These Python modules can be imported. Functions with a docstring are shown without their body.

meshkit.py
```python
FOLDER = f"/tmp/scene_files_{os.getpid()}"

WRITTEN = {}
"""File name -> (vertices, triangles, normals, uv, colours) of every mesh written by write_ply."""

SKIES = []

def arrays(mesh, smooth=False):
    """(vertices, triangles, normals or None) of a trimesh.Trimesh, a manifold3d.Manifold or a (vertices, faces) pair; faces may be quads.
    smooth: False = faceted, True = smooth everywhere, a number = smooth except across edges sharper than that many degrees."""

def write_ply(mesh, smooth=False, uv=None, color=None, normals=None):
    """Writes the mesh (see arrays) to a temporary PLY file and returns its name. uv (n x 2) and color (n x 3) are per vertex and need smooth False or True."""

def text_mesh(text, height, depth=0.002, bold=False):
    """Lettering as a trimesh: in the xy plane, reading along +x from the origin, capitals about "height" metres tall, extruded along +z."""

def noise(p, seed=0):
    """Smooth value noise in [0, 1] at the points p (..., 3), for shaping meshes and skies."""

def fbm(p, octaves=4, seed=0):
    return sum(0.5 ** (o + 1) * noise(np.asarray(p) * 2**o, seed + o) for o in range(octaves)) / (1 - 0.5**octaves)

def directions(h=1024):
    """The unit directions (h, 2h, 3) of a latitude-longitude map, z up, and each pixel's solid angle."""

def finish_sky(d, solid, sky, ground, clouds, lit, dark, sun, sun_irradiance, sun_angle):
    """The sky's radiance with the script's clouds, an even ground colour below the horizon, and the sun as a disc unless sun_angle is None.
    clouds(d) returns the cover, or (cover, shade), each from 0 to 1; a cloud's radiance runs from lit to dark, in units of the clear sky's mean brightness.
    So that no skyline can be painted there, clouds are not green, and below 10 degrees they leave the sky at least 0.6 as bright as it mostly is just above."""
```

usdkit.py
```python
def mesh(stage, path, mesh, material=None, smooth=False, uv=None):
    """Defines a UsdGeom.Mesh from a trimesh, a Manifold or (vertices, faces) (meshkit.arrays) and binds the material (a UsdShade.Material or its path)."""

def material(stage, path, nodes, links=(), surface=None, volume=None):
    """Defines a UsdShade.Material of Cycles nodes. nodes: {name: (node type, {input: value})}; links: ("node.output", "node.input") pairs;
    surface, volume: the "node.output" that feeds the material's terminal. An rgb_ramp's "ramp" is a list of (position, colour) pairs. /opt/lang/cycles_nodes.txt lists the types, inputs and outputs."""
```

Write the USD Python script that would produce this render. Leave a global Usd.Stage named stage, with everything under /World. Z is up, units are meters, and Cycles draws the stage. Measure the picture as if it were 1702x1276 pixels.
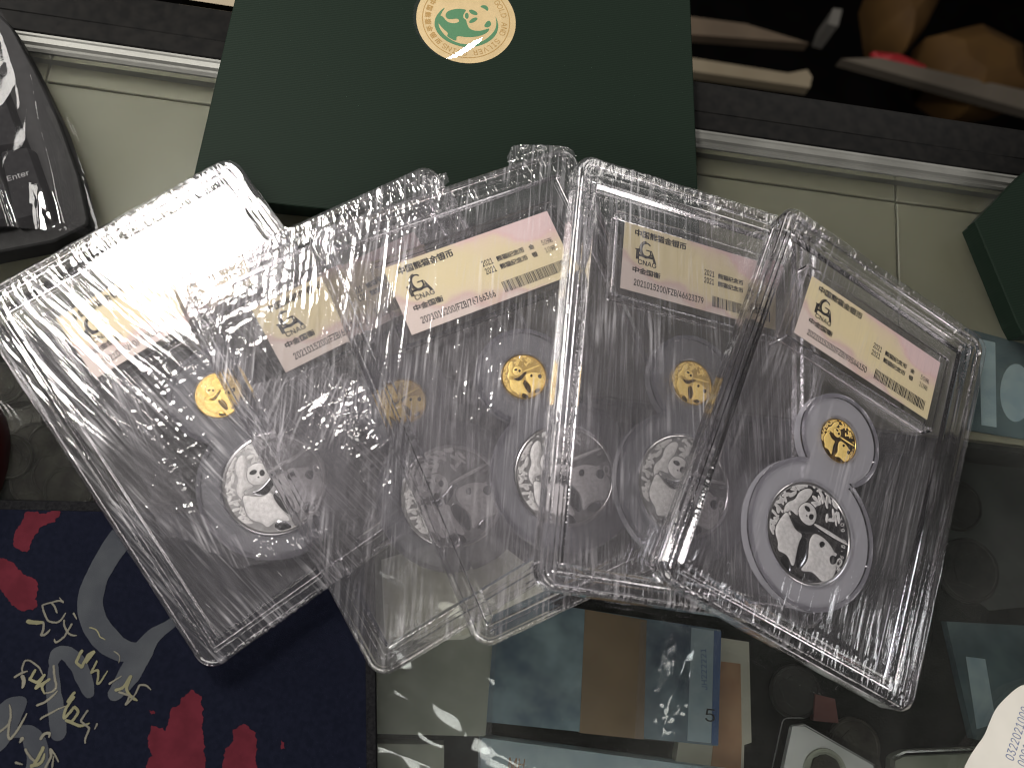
import math, random, numpy as np, trimesh, usdkit, meshkit
from pxr import Usd, UsdGeom, UsdLux, Gf, Sdf
from shapely.geometry import Polygon, LineString, Point, box as sbox
from shapely import affinity, union_all, contains_xy

rng = np.random.default_rng(7)
stage = Usd.Stage.CreateInMemory()
UsdGeom.SetStageUpAxis(stage, 'Z')
UsdGeom.SetStageMetersPerUnit(stage, 1.0)
UsdGeom.Xform.Define(stage, '/World')

# ------------------------------------------------------------------ camera
W0, H0, F = 1702, 1276, 1401.836
PITCH, ROLL, CAMZ = 1.291381, 0.397319, 0.354
_c, _s = math.cos(PITCH), math.sin(PITCH)
FW = np.array([0, _c, -_s]); _up = np.array([0, _s, _c]); _rt = np.array([1., 0, 0])
RT = math.cos(ROLL) * _rt + math.sin(ROLL) * _up
UP = -math.sin(ROLL) * _rt + math.cos(ROLL) * _up
CAM = np.array([0, 0, CAMZ])
cam = UsdGeom.Camera.Define(stage, '/World/Camera')
M = Gf.Matrix4d(*RT, 0, *UP, 0, *(-FW), 0, *CAM, 1)
cam.AddTransformOp().Set(M)
cam.CreateHorizontalApertureAttr(36.0)
cam.CreateFocalLengthAttr(36.0 * F / W0)
cam.CreateFStopAttr(10.0)
cam.CreateFocusDistanceAttr(0.365)
cam.CreateClippingRangeAttr((0.02, 50.0))
cam.CreateExposureAttr(0.0)

# ------------------------------------------------------------------ lamps
def lamp(name, loc, size, strength, color, aim=None):
    L = UsdLux.RectLight.Define(stage, '/World/' + name)
    loc = np.array(loc, float)
    z = np.array([0, 0, 1.0]) if aim is None else (loc - np.array(aim)) / np.linalg.norm(loc - np.array(aim))
    x = np.cross([0, 1.0, 0], z); x /= np.linalg.norm(x); y = np.cross(z, x)
    L.AddTransformOp().Set(Gf.Matrix4d(*x, 0, *y, 0, *z, 0, *loc, 1))
    L.CreateWidthAttr(size[0]); L.CreateHeightAttr(size[1]); L.CreateIntensityAttr(strength); L.CreateColorAttr(Gf.Vec3f(*color))
lamp('ceiling_lamp', (-0.385, 0.287, 0.62), (0.15, 0.15), 78.0, (1.0, 0.96, 0.90))
lamp('panel_lamp', (-1.22, 0.42, 0.82), (0.50, 0.60), 11.0, (1.0, 0.96, 0.91), (0, 0.1, 0))
lamp('panel_lamp_001', (0.25, 1.22, 0.80), (0.60, 0.36), 7.0, (1.0, 0.96, 0.91), (0.05, 0.1, 0))
lamp('panel_lamp_002', (-0.05, -0.78, 0.78), (0.85, 0.45), 6.5, (1.0, 0.96, 0.91), (0.05, 0.1, 0))
lamp('panel_lamp_003', (1.08, -0.38, 0.72), (0.42, 0.42), 5.5, (1.0, 0.96, 0.91), (0.1, 0.1, 0))
lamp('window_lamp', (1.46, 0.42, 0.43), (0.28, 0.20), 9.0, (0.97, 0.98, 1.0), (0.12, 0.1, 0.02))

# ------------------------------------------------------------------ helpers
def ray(px, py):
    d = FW * F + (px - W0 / 2) * RT - (py - H0 / 2) * UP
    return d / np.linalg.norm(d)
def at(px, py, z=0.0):
    d = ray(px, py)
    return CAM + d * ((z - CAMZ) / d[2])
def pts(px, z=0.0):
    return np.array([at(x, y, z) for x, y in px])
_used = {}
def numbered(parent, name):
    k = (parent, name); n = _used.get(k, 0); _used[k] = n + 1
    return name if n == 0 else f'{name}_{n:03d}'
def path_of(parent):
    return '/World' if parent is None else str(parent.GetPath())
def obj(name, mesh, m, parent=None, smooth=False):
    pp = path_of(parent)
    return usdkit.mesh(stage, pp + '/' + numbered(pp, name), mesh, m, smooth=smooth).GetPrim()
def tag(p, label=None, cat=None, group=None, kind=None):
    for k, v in (('label', label), ('category', cat), ('group', group), ('kind', kind)):
        if v: p.SetCustomDataByKey(k, v)
    return p
def thing(name, label, cat, mat=None, group=None):
    x = UsdGeom.Xform.Define(stage, '/World/' + numbered('/World', name))
    if mat is not None: x.AddTransformOp().Set(mat)
    return tag(x.GetPrim(), label, cat, group)
def cat(ms):
    ms = [m for m in ms if m is not None]
    return trimesh.util.concatenate(ms)
def geoms(s):
    return [g for g in getattr(s, 'geoms', [s]) if g.geom_type == 'Polygon' and g.area > 1e-14]
def ext(shape, h, z=0.0):
    """a shapely shape as a prism of height h standing on z"""
    ms = [trimesh.creation.extrude_polygon(g, h, engine='earcut') for g in geoms(shape)]
    m = cat(ms); m.apply_translation((0, 0, z)); return m
def poly_px(px, z):
    return Polygon([tuple(p[:2]) for p in pts(px, z)]).buffer(0)
def prism_px(px, z0, z1, r=0.0, bev=0.0):
    """a block whose top outline is seen at these picture points, from z0 up to z1, with rounded corners and a bevelled top edge"""
    p = poly_px(px, z1)
    if r: p = p.buffer(-r).buffer(r, quad_segs=6)
    if not bev: return ext(p, z1 - z0, z0)
    return loft([(p, z0), (p, z1 - bev), (p.buffer(-bev * .35), z1 - bev * .3), (p.buffer(-bev), z1)])
def resamp(p, n):
    r = p.exterior; c = np.array(r.coords)
    if not r.is_ccw: r = LineString(c[::-1])
    # start at the point of greatest x+y so that the loops line up
    c = np.array(r.coords)[:-1]; i = np.argmax(c @ [1, .9]); c = np.roll(c, -i, axis=0); r = LineString(np.vstack([c, c[:1]]))
    return np.array([r.interpolate(t, normalized=True).coords[0] for t in np.linspace(0, 1, n, endpoint=False)])
def loft(rings, n=160, close=True):
    V = []; Fc = []
    for p, z in rings:
        c = resamp(p, n) if hasattr(p, 'exterior') else p
        V.append(np.c_[c, np.full(len(c), z)])
    n = len(V[0])
    for i in range(len(V) - 1):
        a = i * n + np.arange(n); b = a + n; a2 = i * n + (np.arange(n) + 1) % n; b2 = a2 + n
        Fc.append(np.c_[a, a2, b2]); Fc.append(np.c_[a, b2, b])
    V = np.vstack(V); m = [trimesh.Trimesh(V, np.vstack(Fc), process=False)]
    if close:
        for (i, up) in ((0, False), (len(rings) - 1, True)):
            vv = V[i * n:(i + 1) * n]
            t, f = trimesh.creation.triangulate_polygon(Polygon(vv[:, :2]), engine='earcut')
            f = np.array(f); t = np.array(t)
            nr = np.cross(t[f[:, 1]] - t[f[:, 0]], t[f[:, 2]] - t[f[:, 0]])
            f = np.where((nr > 0)[:, None] == up, f, f[:, ::-1])
            m.append(trimesh.Trimesh(np.c_[t, np.full(len(t), vv[0, 2])], f, process=False))
    m = cat(m); m.remove_unreferenced_vertices(); return m
def inset_ring(p, d):
    """corner points of a straight-sided outline moved in by d, in the same order"""
    c = np.array(p.exterior.coords)[:-1]
    if not p.exterior.is_ccw: c = c[::-1]
    if d == 0: return c
    a = np.roll(c, 1, 0); b = np.roll(c, -1, 0)
    n1 = np.c_[-(c - a)[:, 1], (c - a)[:, 0]]; n1 /= np.linalg.norm(n1, axis=1, keepdims=True)
    n2 = np.c_[-(b - c)[:, 1], (b - c)[:, 0]]; n2 /= np.linalg.norm(n2, axis=1, keepdims=True)
    m = n1 + n2; m /= (m * n1).sum(1, keepdims=True)
    return c + m * d
def rrect(hw, hh, r, d=0.0, n=10):
    """points of a rounded rectangle inset by d, the same count for every d, counter-clockwise"""
    hw, hh, r = hw - d, hh - d, max(r - d, 0.0007)
    out = []
    for sx, sy, a0 in ((1, 1, 0), (-1, 1, 90), (-1, -1, 180), (1, -1, 270)):
        for a in np.radians(np.linspace(a0, a0 + 90, n)):
            out.append((sx * (hw - r) + r * math.cos(a), sy * (hh - r) + r * math.sin(a)))
    return np.array(out)
def ribbon(line, widths):
    """a brush stroke: line points with a width at each"""
    line = np.array(line, float); widths = np.broadcast_to(np.array(widths, float), (len(line),))
    t = np.r_[0, np.cumsum(np.linalg.norm(np.diff(line, axis=0), axis=1))]
    tt = np.linspace(0, t[-1], max(8, 8 * len(line)))
    from scipy.interpolate import PchipInterpolator as PI
    L = np.c_[PI(t, line[:, 0])(tt), PI(t, line[:, 1])(tt)]; w = PI(t, widths)(tt)
    return union_all([LineString(L[i:i + 2]).buffer(max((w[i] + w[i + 1]) / 4, 1e-6), quad_segs=4) for i in range(len(L) - 1)])
def ragged(p, amp, wl, seed):
    out = []
    for g in geoms(p):
        L = g.exterior.length; n = max(20, int(L / wl * 3)); c = np.array([g.exterior.interpolate(t, normalized=True).coords[0] for t in np.linspace(0, 1, n, endpoint=False)])
        nz = meshkit.fbm(np.c_[c / wl, np.zeros(n)], 3, seed) - .5; nz2 = meshkit.fbm(np.c_[c / wl + 31.7, np.zeros(n)], 3, seed + 5) - .5
        out.append(Polygon(c + 2 * amp * np.c_[nz, nz2]).buffer(0))
    return union_all(out)
def dry(p, seed):
    return ragged(ragged(p, .0012, .0042, seed), .0007, .0011, seed + 3)
def px_shape(px, z, scale=1.0, off=(0, 0)):
    """a flat outline given in (zoomed) picture points, laid on the level z"""
    return poly_px([(off[0] + x / scale, off[1] + y / scale) for x, y in px], z)
def smooth_poly(P, it=2):
    P = np.array(P, float)
    for _ in range(it):
        Q = np.roll(P, -1, 0); P = np.stack([.75 * P + .25 * Q, .25 * P + .75 * Q], 1).reshape(-1, 2)
    return P
def sstep(a, b, x):
    t = np.clip((x - a) / (b - a), 0, 1); return t * t * (3 - 2 * t)

# lettering ---------------------------------------------------------------
CJK = {
    '中': '6,21 6,69 8,72 42,72 43,89 44,90 55,90 57,88 57,72 91,72 93,71 93,20 92,19 81,19 79,21 79,24 57,24 57,0 43,0 42,24 20,24 20,19 18,18 8,18;57,38 79,38 79,58 57,58;20,38 42,38 42,58 20,58',
    '国': '6,84 8,86 94,85 94,0 6,0;19,24 42,25 42,36 25,36 24,38 24,47 26,49 42,49 42,57 23,57 21,58 21,68 24,70 77,69 79,68 79,59 77,57 56,57 56,49 76,48 76,38 71,35 76,29 78,25 80,24 81,72 20,72;20,14 20,9 81,10 80,13 21,12;56,25 63,25 63,26 57,32',
    '熊': '3,69 13,79 21,91 32,88 33,83 40,85 52,72 53,88 54,89 64,89 66,88 66,79 84,86 87,84 92,79 91,74 67,67 66,67 66,63 84,63 86,71 96,69 98,64 96,56 92,52 88,50 93,44 93,43 86,38 66,32 66,28 85,28 86,35 88,37 97,34 98,32 98,27 96,19 92,16 86,15 97,0 81,0 73,10 73,15 65,15 70,0 56,0 52,13 58,16 54,19 53,23 52,53 54,56 52,61 49,59 49,21 46,17 42,15 44,12 46,0 33,0 31,11 32,15 26,16 24,26 25,27 35,27 35,29 21,29 21,17 26,15 27,11 21,0 4,0 9,6 13,14 9,16 9,59 6,60;66,45 72,46 79,50 66,50;30,79 26,74 32,75',
    '猫': '0,56 2,60 12,68 11,72 4,79 4,83 10,87 14,87 22,80 28,87 30,88 37,82 38,79 36,76 45,76 46,89 48,90 57,90 59,87 59,76 70,76 71,88 73,90 82,90 84,87 84,76 96,76 97,74 97,64 96,63 85,62 84,52 92,51 94,48 94,0 36,0 36,26 34,11 31,0 6,0 5,4 7,6 19,6 21,13 22,27 11,16 8,16 2,22 1,26 15,40 20,48 21,52 19,56 18,56 10,49 7,49;71,10 80,9 81,17 71,17;71,31 80,31 81,38 71,38;59,52 71,51 71,62 59,62;49,10 58,9 58,17 50,17;49,31 58,31 58,38 50,38;30,66 34,51 36,36 36,50 46,51 46,62 33,63 32,69',
    '金': '0,54 1,58 19,65 34,74 42,82 48,91 52,91 59,87 60,86 59,81 70,72 100,57 100,53 94,46 90,46 80,51 77,47 57,47 57,39 91,39 91,27 83,26 84,24 74,8 94,7 96,6 96,0 4,0 4,6 6,7 25,8 17,23 17,26 10,26 8,28 8,37 10,39 42,39 42,47 23,47 20,50 7,45;57,8 60,8 69,26 57,26;50,71 38,60 63,60;31,25 37,15 39,8 42,8 42,26',
    '银': '1,61 1,64 9,74 16,89 21,89 27,86 27,79 43,78 43,84 45,86 91,86 93,83 93,37 98,31 98,28 83,17 90,9 99,4 100,0 79,0 75,4 74,0 39,0 40,3 34,0 13,0 13,3 17,7 17,27 4,27 3,29 3,37 4,40 17,40 17,47 9,48 8,52 4,54;74,34 76,28 77,28 84,35;57,48 80,48 80,54 57,54;57,67 80,67 80,72 57,72;57,10 69,12 64,22 60,35 57,35;19,65 17,61 40,61 43,58 43,66;30,13 39,17 43,18 43,27 30,27;41,48 30,47 30,40 43,40 43,50',
    '币': '8,68 4,79 6,81 47,83 91,87 95,79 94,74 57,70 57,59 86,59 89,57 89,14 87,9 82,6 76,4 63,4 62,6 59,16 61,18 74,18 74,45 57,46 57,0 43,0 42,45 26,46 26,5 24,3 14,3 12,5 12,57 14,59 42,59 42,69',
    '衡': '0,37 1,41 9,50 18,64 16,65 11,58 8,58 2,64 1,68 11,78 18,90 28,87 30,85 21,70 27,68 30,70 39,89 48,89 50,87 50,82 59,82 66,77 66,74 62,67 69,66 71,58 97,58 99,57 99,46 91,45 91,0 58,0 51,6 46,0 12,0 12,30 6,29;63,13 71,5 77,5 77,45 71,45 71,28 69,26 73,24 73,14;56,38 59,38 59,40 56,41;56,52 59,52 59,54 56,54;43,67 48,66 49,69 44,69;41,38 44,38 44,40 41,41;41,53 43,52 44,54 41,54;26,14 25,3 33,6 39,13 28,13;25,25 31,26 29,29 29,52 27,53 25,51|70,81 72,83 95,83 97,81 97,72 95,70 72,70 70,72',
    '纪': '1,51 1,54 6,58 12,68 23,88 27,90 34,87 36,82 22,58 27,58 35,69 40,67 46,62 46,59 27,35 42,37 44,35 44,48 46,50 79,51 79,70 45,70 43,71 43,82 45,84 92,83 93,81 93,34 91,32 81,32 79,37 58,37 58,8 60,6 84,6 86,11 86,22 91,23 99,18 97,1 46,0 45,4 43,5 22,0 2,0 1,9 3,11 40,17 44,16 44,25 6,18 1,26 1,30 5,32 16,43 4,42',
    '念': '0,58 1,61 22,70 33,78 46,91 49,92 57,88 58,84 64,79 83,68 99,62 99,58 94,51 89,50 66,61 48,74 47,71 56,66 62,60 61,54 76,55 83,50 83,48 74,35 63,24 61,23 62,17 55,11 52,11 46,19 38,27 38,7 66,7 69,18 71,19 77,17 72,24 72,27 82,32 94,16 99,5 98,1 86,0 80,10 78,0 25,0 23,21 15,0 2,0 1,4 5,10 13,30 23,27 25,31 34,31 33,35 41,41 46,38 52,32 62,42 16,42 14,44 14,51 7,49;37,64 23,54 48,55',
    '元': '2,0 3,3 10,6 20,15 26,28 28,39 4,41 2,51 4,54 96,54 97,52 97,43 95,40 69,40 69,7 84,6 86,23 91,24 99,20 98,6 96,0 56,0 55,4 55,40 42,40 41,28 37,17 32,7 25,0|12,70 12,81 15,82 86,82 89,81 89,71 87,69 13,69'}

_cj = {}
def cjk_shape(text, size, gap=1.04):
    out = []
    for i, ch in enumerate(text):
        if ch == ' ': continue
        if ch not in _cj:
            _cj[ch] = union_all([Polygon(*[(r[0], r[1:])][0]).buffer(0) for r in [[[tuple(map(int, q.split(','))) for q in ring.split(' ')] for ring in p.split(';')] for p in CJK[ch].split('|')]])
        out.append(affinity.affine_transform(_cj[ch], [size / 92, 0, 0, size / 92, (i * gap) * size, -.0 * size]))
    return union_all(out)
def cjk(text, size, depth=3e-5, gap=1.04, xs=1.0):
    m = ext(cjk_shape(text, size, gap), depth); m.apply_scale((xs, 1, 1)); return m
_lt = {}
def latin(text, h, width=None, depth=3e-5, bold=False):
    if (text, bold) not in _lt: _lt[text, bold] = meshkit.text_mesh(text, 1.0, 1.0, bold)
    m = _lt[text, bold].copy(); w = m.bounds[1, 0] - m.bounds[0, 0]
    m.apply_scale((h if width is None else width / w, h, depth)); return m
def put(m, x=0, y=0, z=0, rot=0):
    m = m.copy()
    if rot: m.apply_transform(trimesh.transformations.rotation_matrix(rot, (0, 0, 1)))
    m.apply_translation((x, y, z)); return m

# ------------------------------------------------------------------ materials
def mat(name, nodes, links=(), surface='p.BSDF'):
    return usdkit.material(stage, '/World/Looks/' + name, nodes, links, surface=surface)
def plain(name, color, rough=.5, **kw):
    return mat(name, {'p': ('principled_bsdf', {'base_color': color, 'roughness': rough, **kw})})
def grainy(name, c1, c2, scale, rough=.6, bump=.0, bscale=None, detail=4, lo=.35, hi=.65, **kw):
    n = {'t': ('texture_coordinate', {}), 'n': ('noise_texture', {'scale': scale, 'detail': detail}), 'r': ('rgb_ramp', {'ramp': [(lo, c1), (hi, c2)]}),
         'p': ('principled_bsdf', {'roughness': rough, **kw})}
    l = [('t.object', 'n.vector'), ('n.fac', 'r.fac'), ('r.color', 'p.base_color')]
    if bump:
        n['b'] = ('bump', {'strength': bump, 'distance': .0005}); n['nb'] = ('noise_texture', {'scale': bscale or scale * 3, 'detail': 3})
        l += [('t.object', 'nb.vector'), ('nb.fac', 'b.height'), ('b.normal', 'p.normal')]
    return mat(name, n, l)
SCHLICK = {'ge': ('geometry', {}), 'dt': ('vector_math', {'math_type': 'dot_product'}), 'ab': ('math', {'math_type': 'absolute'}), 'om': ('math', {'math_type': 'subtract', 'value1': 1.0, 'use_clamp': True}),
           'pw': ('math', {'math_type': 'power', 'value2': 5.0}), 'fr': ('math', {'math_type': 'multiply_add', 'value2': .96, 'value3': .036})}
SCHLICK_L = [('ge.incoming', 'dt.vector1'), ('dt.value', 'ab.value1'), ('ab.value', 'om.value2'), ('om.value', 'pw.value1'), ('pw.value', 'fr.value1')]
def film(name, rot=0.0, haze=.05, sheen=.30, whiten=.0, rough=.04, gain=2.1, stretch=(1500, 70), bump=.3, iso=420, tint=(.975, .97, .98)):
    """cling film: clear, with sharp reflections broken by fine stretch lines"""
    n = {'t': ('texture_coordinate', {}), 'm0': ('mapping', {'rotation': (0, 0, rot)}), 'm': ('mapping', {'scale': (stretch[0], stretch[1], 200)}),
         'n1': ('noise_texture', {'scale': 1.0, 'detail': 3, 'distortion': .3}), 'n2': ('noise_texture', {'scale': iso, 'detail': 3}),
         'a': ('math', {'math_type': 'multiply_add', 'value2': .5}), 'b': ('bump', {'strength': bump, 'distance': .0003}),
         **SCHLICK, 'g': ('math', {'math_type': 'multiply', 'value2': gain, 'use_clamp': True}),
         'tr': ('transparent_bsdf', {'color': tint}), 'd': ('diffuse_bsdf', {'color': (.80, .775, .82)}), 'gl': ('glossy_bsdf', {'color': (1, 1, 1), 'roughness': rough}),
         'nh': ('noise_texture', {'scale': 1.0, 'detail': 2, 'distortion': .4}), 'r0': ('map_range', {'from_min': .50, 'from_max': .76, 'to_min': 0, 'to_max': 1, 'clamp': True}),
         'np': ('noise_texture', {'scale': 38, 'detail': 3}), 'r1': ('map_range', {'from_min': .43, 'from_max': .66, 'to_min': .06, 'to_max': 1.15, 'clamp': True}), 'mu': ('math', {'math_type': 'multiply'}),
         'rh': ('math', {'math_type': 'multiply_add', 'value2': whiten, 'value3': haze}),
         'gr': ('glossy_bsdf', {'color': (.9, .88, .92), 'roughness': .42}), 'xh': ('mix_closure', {'fac': sheen}), 'mh': ('mapping', {'scale': (820, 30, 40)}),
         'x1': ('mix_closure', {}), 'x2': ('mix_closure', {})}
    l = [('t.object', 'm0.vector'), ('m0.vector', 'm.vector'), ('m.vector', 'n1.vector'), ('t.object', 'n2.vector'), ('n2.fac', 'a.value1'), ('n1.fac', 'a.value3'), ('a.value', 'b.height'),
         ('b.normal', 'dt.vector2'), ('b.normal', 'gl.normal'), ('fr.value', 'g.value1'), *SCHLICK_L, ('m0.vector', 'mh.vector'), ('mh.vector', 'nh.vector'), ('nh.fac', 'r0.value'), ('t.object', 'np.vector'), ('np.fac', 'r1.value'), ('r0.result', 'mu.value1'), ('r1.result', 'mu.value2'), ('mu.value', 'rh.value1'), ('rh.value', 'x1.fac'),
         ('tr.BSDF', 'x1.closure1'), ('d.BSDF', 'xh.closure1'), ('gr.BSDF', 'xh.closure2'), ('b.normal', 'gr.normal'), ('xh.closure', 'x1.closure2'), ('x1.closure', 'x2.closure1'), ('gl.BSDF', 'x2.closure2'), ('g.value', 'x2.fac')]
    return mat(name, n, l, 'x2.closure')

# ------------------------------------------------------------------ the five coin holders
MM = .001
HW, HH, TH, RC = 59 * MM, 86.6 * MM, 8.85 * MM, 7 * MM
U = .118
SL = {1: (-0.889266, 0.384905, 1.019254, -0.006119, 0.020178, 0.163487), 2: (-0.303569, 0.597924, 0.913671, -0.015732, 0.021549, 0.227),
      3: (0.041819, 0.822094, 0.807048, -0.040694, 0.024097, 0.295), 4: (0.57481, 1.011232, 0.254287, -0.24736, -0.062818, 0.352),
      5: (1.126609, 1.03995, -0.07154, -0.237106, -0.136859, 0.3025)}
FRM = {}
for k, (cx, cy, th, ta, tb, h) in SL.items():
    c, s = math.cos(th), math.sin(th)
    ex = np.array([c, s, ta]); ex /= np.linalg.norm(ex)
    ey = np.array([-s, c, tb]); ey -= ey @ ex * ex; ey /= np.linalg.norm(ey)
    FRM[k] = (np.array([cx, cy, h]) * U, ex, ey, np.cross(ex, ey))
def loc(k, px, py, z=0.0):
    """a picture point as x, y on the level z of coin holder k"""
    C, ex, ey, n = FRM[k]; C = C + n * z; d = ray(px, py)
    P = CAM + d * (((C - CAM) @ n) / (d @ n)) - C
    return P @ ex, P @ ey
def locs(k, P, z=0.0, scale=1.0, off=(0, 0)):
    return [loc(k, off[0] + x / scale, off[1] + y / scale, z) for x, y in P]

acrylic = mat('clear_acrylic', {'p': ('principled_bsdf', {'base_color': (.955, .945, .965), 'roughness': .035, 'ior': 1.47, 'transmission_weight': 1.0}),
    't': ('texture_coordinate', {}), 'm': ('mapping', {'scale': (900, 900, 900)}), 'n': ('noise_texture', {'scale': 1.0, 'detail': 3}), 'b': ('bump', {'strength': .25, 'distance': .0002})},
    [('t.object', 'm.vector'), ('m.vector', 'n.vector'), ('n.fac', 'b.height'), ('b.normal', 'p.normal')])
pane_m = mat('clear_pane', {'p': ('principled_bsdf', {'base_color': (.985, .98, .985), 'roughness': .02, 'ior': 1.47, 'transmission_weight': 1.0, 'thin_wall': True}),
    't': ('texture_coordinate', {}), 'm0': ('mapping', {'rotation': (0, 0, .12)}), 'm': ('mapping', {'scale': (1100, 16, 100)}), 'n': ('noise_texture', {'scale': 1.0, 'detail': 4, 'distortion': .4}), 'b': ('bump', {'strength': .12, 'distance': .0003})},
    [('t.object', 'm0.vector'), ('m0.vector', 'm.vector'), ('m.vector', 'n.vector'), ('n.fac', 'b.height'), ('b.normal', 'p.normal')])
pane_t = mat('clear_window', {'tr': ('transparent_bsdf', {'color': (.985, .98, .985)}), 'gl': ('glossy_bsdf', {'color': (1, 1, 1), 'roughness': .03}), **SCHLICK, 'x': ('mix_closure', {}),
    't': ('texture_coordinate', {}), 'm0': ('mapping', {'rotation': (0, 0, .12)}), 'm': ('mapping', {'scale': (1100, 16, 100)}), 'n': ('noise_texture', {'scale': 1.0, 'detail': 4, 'distortion': .4}), 'b': ('bump', {'strength': .12, 'distance': .0003})},
    [('t.object', 'm0.vector'), ('m0.vector', 'm.vector'), ('m.vector', 'n.vector'), ('n.fac', 'b.height'), ('b.normal', 'dt.vector2'), ('b.normal', 'gl.normal'), ('fr.value', 'x.fac'), *SCHLICK_L, ('tr.BSDF', 'x.closure1'), ('gl.BSDF', 'x.closure2')], 'x.closure')
back_m = mat('scuffed_pane', {'p': ('principled_bsdf', {'base_color': (.97, .965, .97), 'roughness': .03, 'ior': 1.47, 'transmission_weight': 1.0, 'thin_wall': True}), 'd': ('diffuse_bsdf', {'color': (.78, .76, .80)}),
    't': ('texture_coordinate', {}), 'm': ('mapping', {'scale': (260, 30, 40)}), 'n': ('noise_texture', {'scale': 1.0, 'detail': 5}), 'r': ('map_range', {'from_min': .3, 'from_max': .7, 'to_min': .02, 'to_max': .085, 'clamp': True}), 'x': ('mix_closure', {})},
    [('t.object', 'm.vector'), ('m.vector', 'n.vector'), ('n.fac', 'r.value'), ('r.result', 'x.fac'), ('p.BSDF', 'x.closure1'), ('d.BSDF', 'x.closure2')], 'x.closure')
def seat_mat(name, k, c):
    return mat(name, {'d': ('diffuse_bsdf', {'color': c}), 'tl': ('translucent_bsdf', {'color': c}), 'g': ('principled_bsdf', {'base_color': (.95, .95, .97), 'roughness': .06, 'ior': 1.4, 'transmission_weight': 1.0, 'thin_wall': True}),
        'x0': ('mix_closure', {'fac': .35}), 'x': ('mix_closure', {'fac': k})},
        [('d.BSDF', 'x0.closure1'), ('tl.BSDF', 'x0.closure2'), ('g.BSDF', 'x.closure1'), ('x0.closure', 'x.closure2')], 'x.closure')
seat_milky = seat_mat('milky_seat', .50, (.62, .62, .66))
seat_clear = seat_mat('clear_seat', .19, (.68, .68, .72))
paper_m = mat('label_paper', {'t': ('texture_coordinate', {}), 's': ('separate_xyz', {}), 'n': ('noise_texture', {'scale': 55, 'detail': 2}),
    'nv': ('map_range', {'from_min': .3, 'from_max': .7, 'to_min': -.006, 'to_max': .006}),
    'ad': ('math', {'math_type': 'add'}), 'mx': ('math', {'math_type': 'multiply_add', 'value2': .30, 'value3': 0}),
    'sm': ('math', {'math_type': 'add'}), 'mr': ('map_range', {'from_min': .033, 'from_max': .0665, 'to_min': 0, 'to_max': 1, 'clamp': True}),
    'r': ('rgb_ramp', {'ramp': [(0, (.60, .51, .46)), (.10, (.55, .41, .37)), (.2, (.63, .54, .36)), (.38, (.63, .545, .33)), (.66, (.63, .545, .34)), (.85, (.63, .52, .38)), (.94, (.62, .44, .42)), (1, (.62, .47, .46))]}),
    'p': ('principled_bsdf', {'roughness': .45})},
    [('t.object', 's.vector'), ('t.object', 'n.vector'), ('n.fac', 'nv.value'), ('s.y', 'ad.value1'), ('nv.result', 'ad.value2'), ('s.x', 'mx.value1'), ('ad.value', 'sm.value1'), ('mx.value', 'sm.value2'), ('sm.value', 'mr.value'), ('mr.result', 'r.fac'), ('r.color', 'p.base_color')])
ink = plain('black_ink', (.010, .009, .009), .7, specular_ior_level=.2)
ink_soft = plain('grey_ink', (.016, .014, .012), .7, specular_ior_level=.2)
silver_field = plain('silver_mirror', (.80, .79, .78), .10, metallic=1.0)
silver_frost = grainy('silver_frost', (.50, .49, .48), (.64, .63, .62), 700, .5, .5, 3000, metallic=.35)
silver_edge = plain('silver_edge', (.83, .82, .81), .22, metallic=1.0)
silver_dark = plain('silver_dark', (.30, .30, .31), .18, metallic=1.0)
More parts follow.
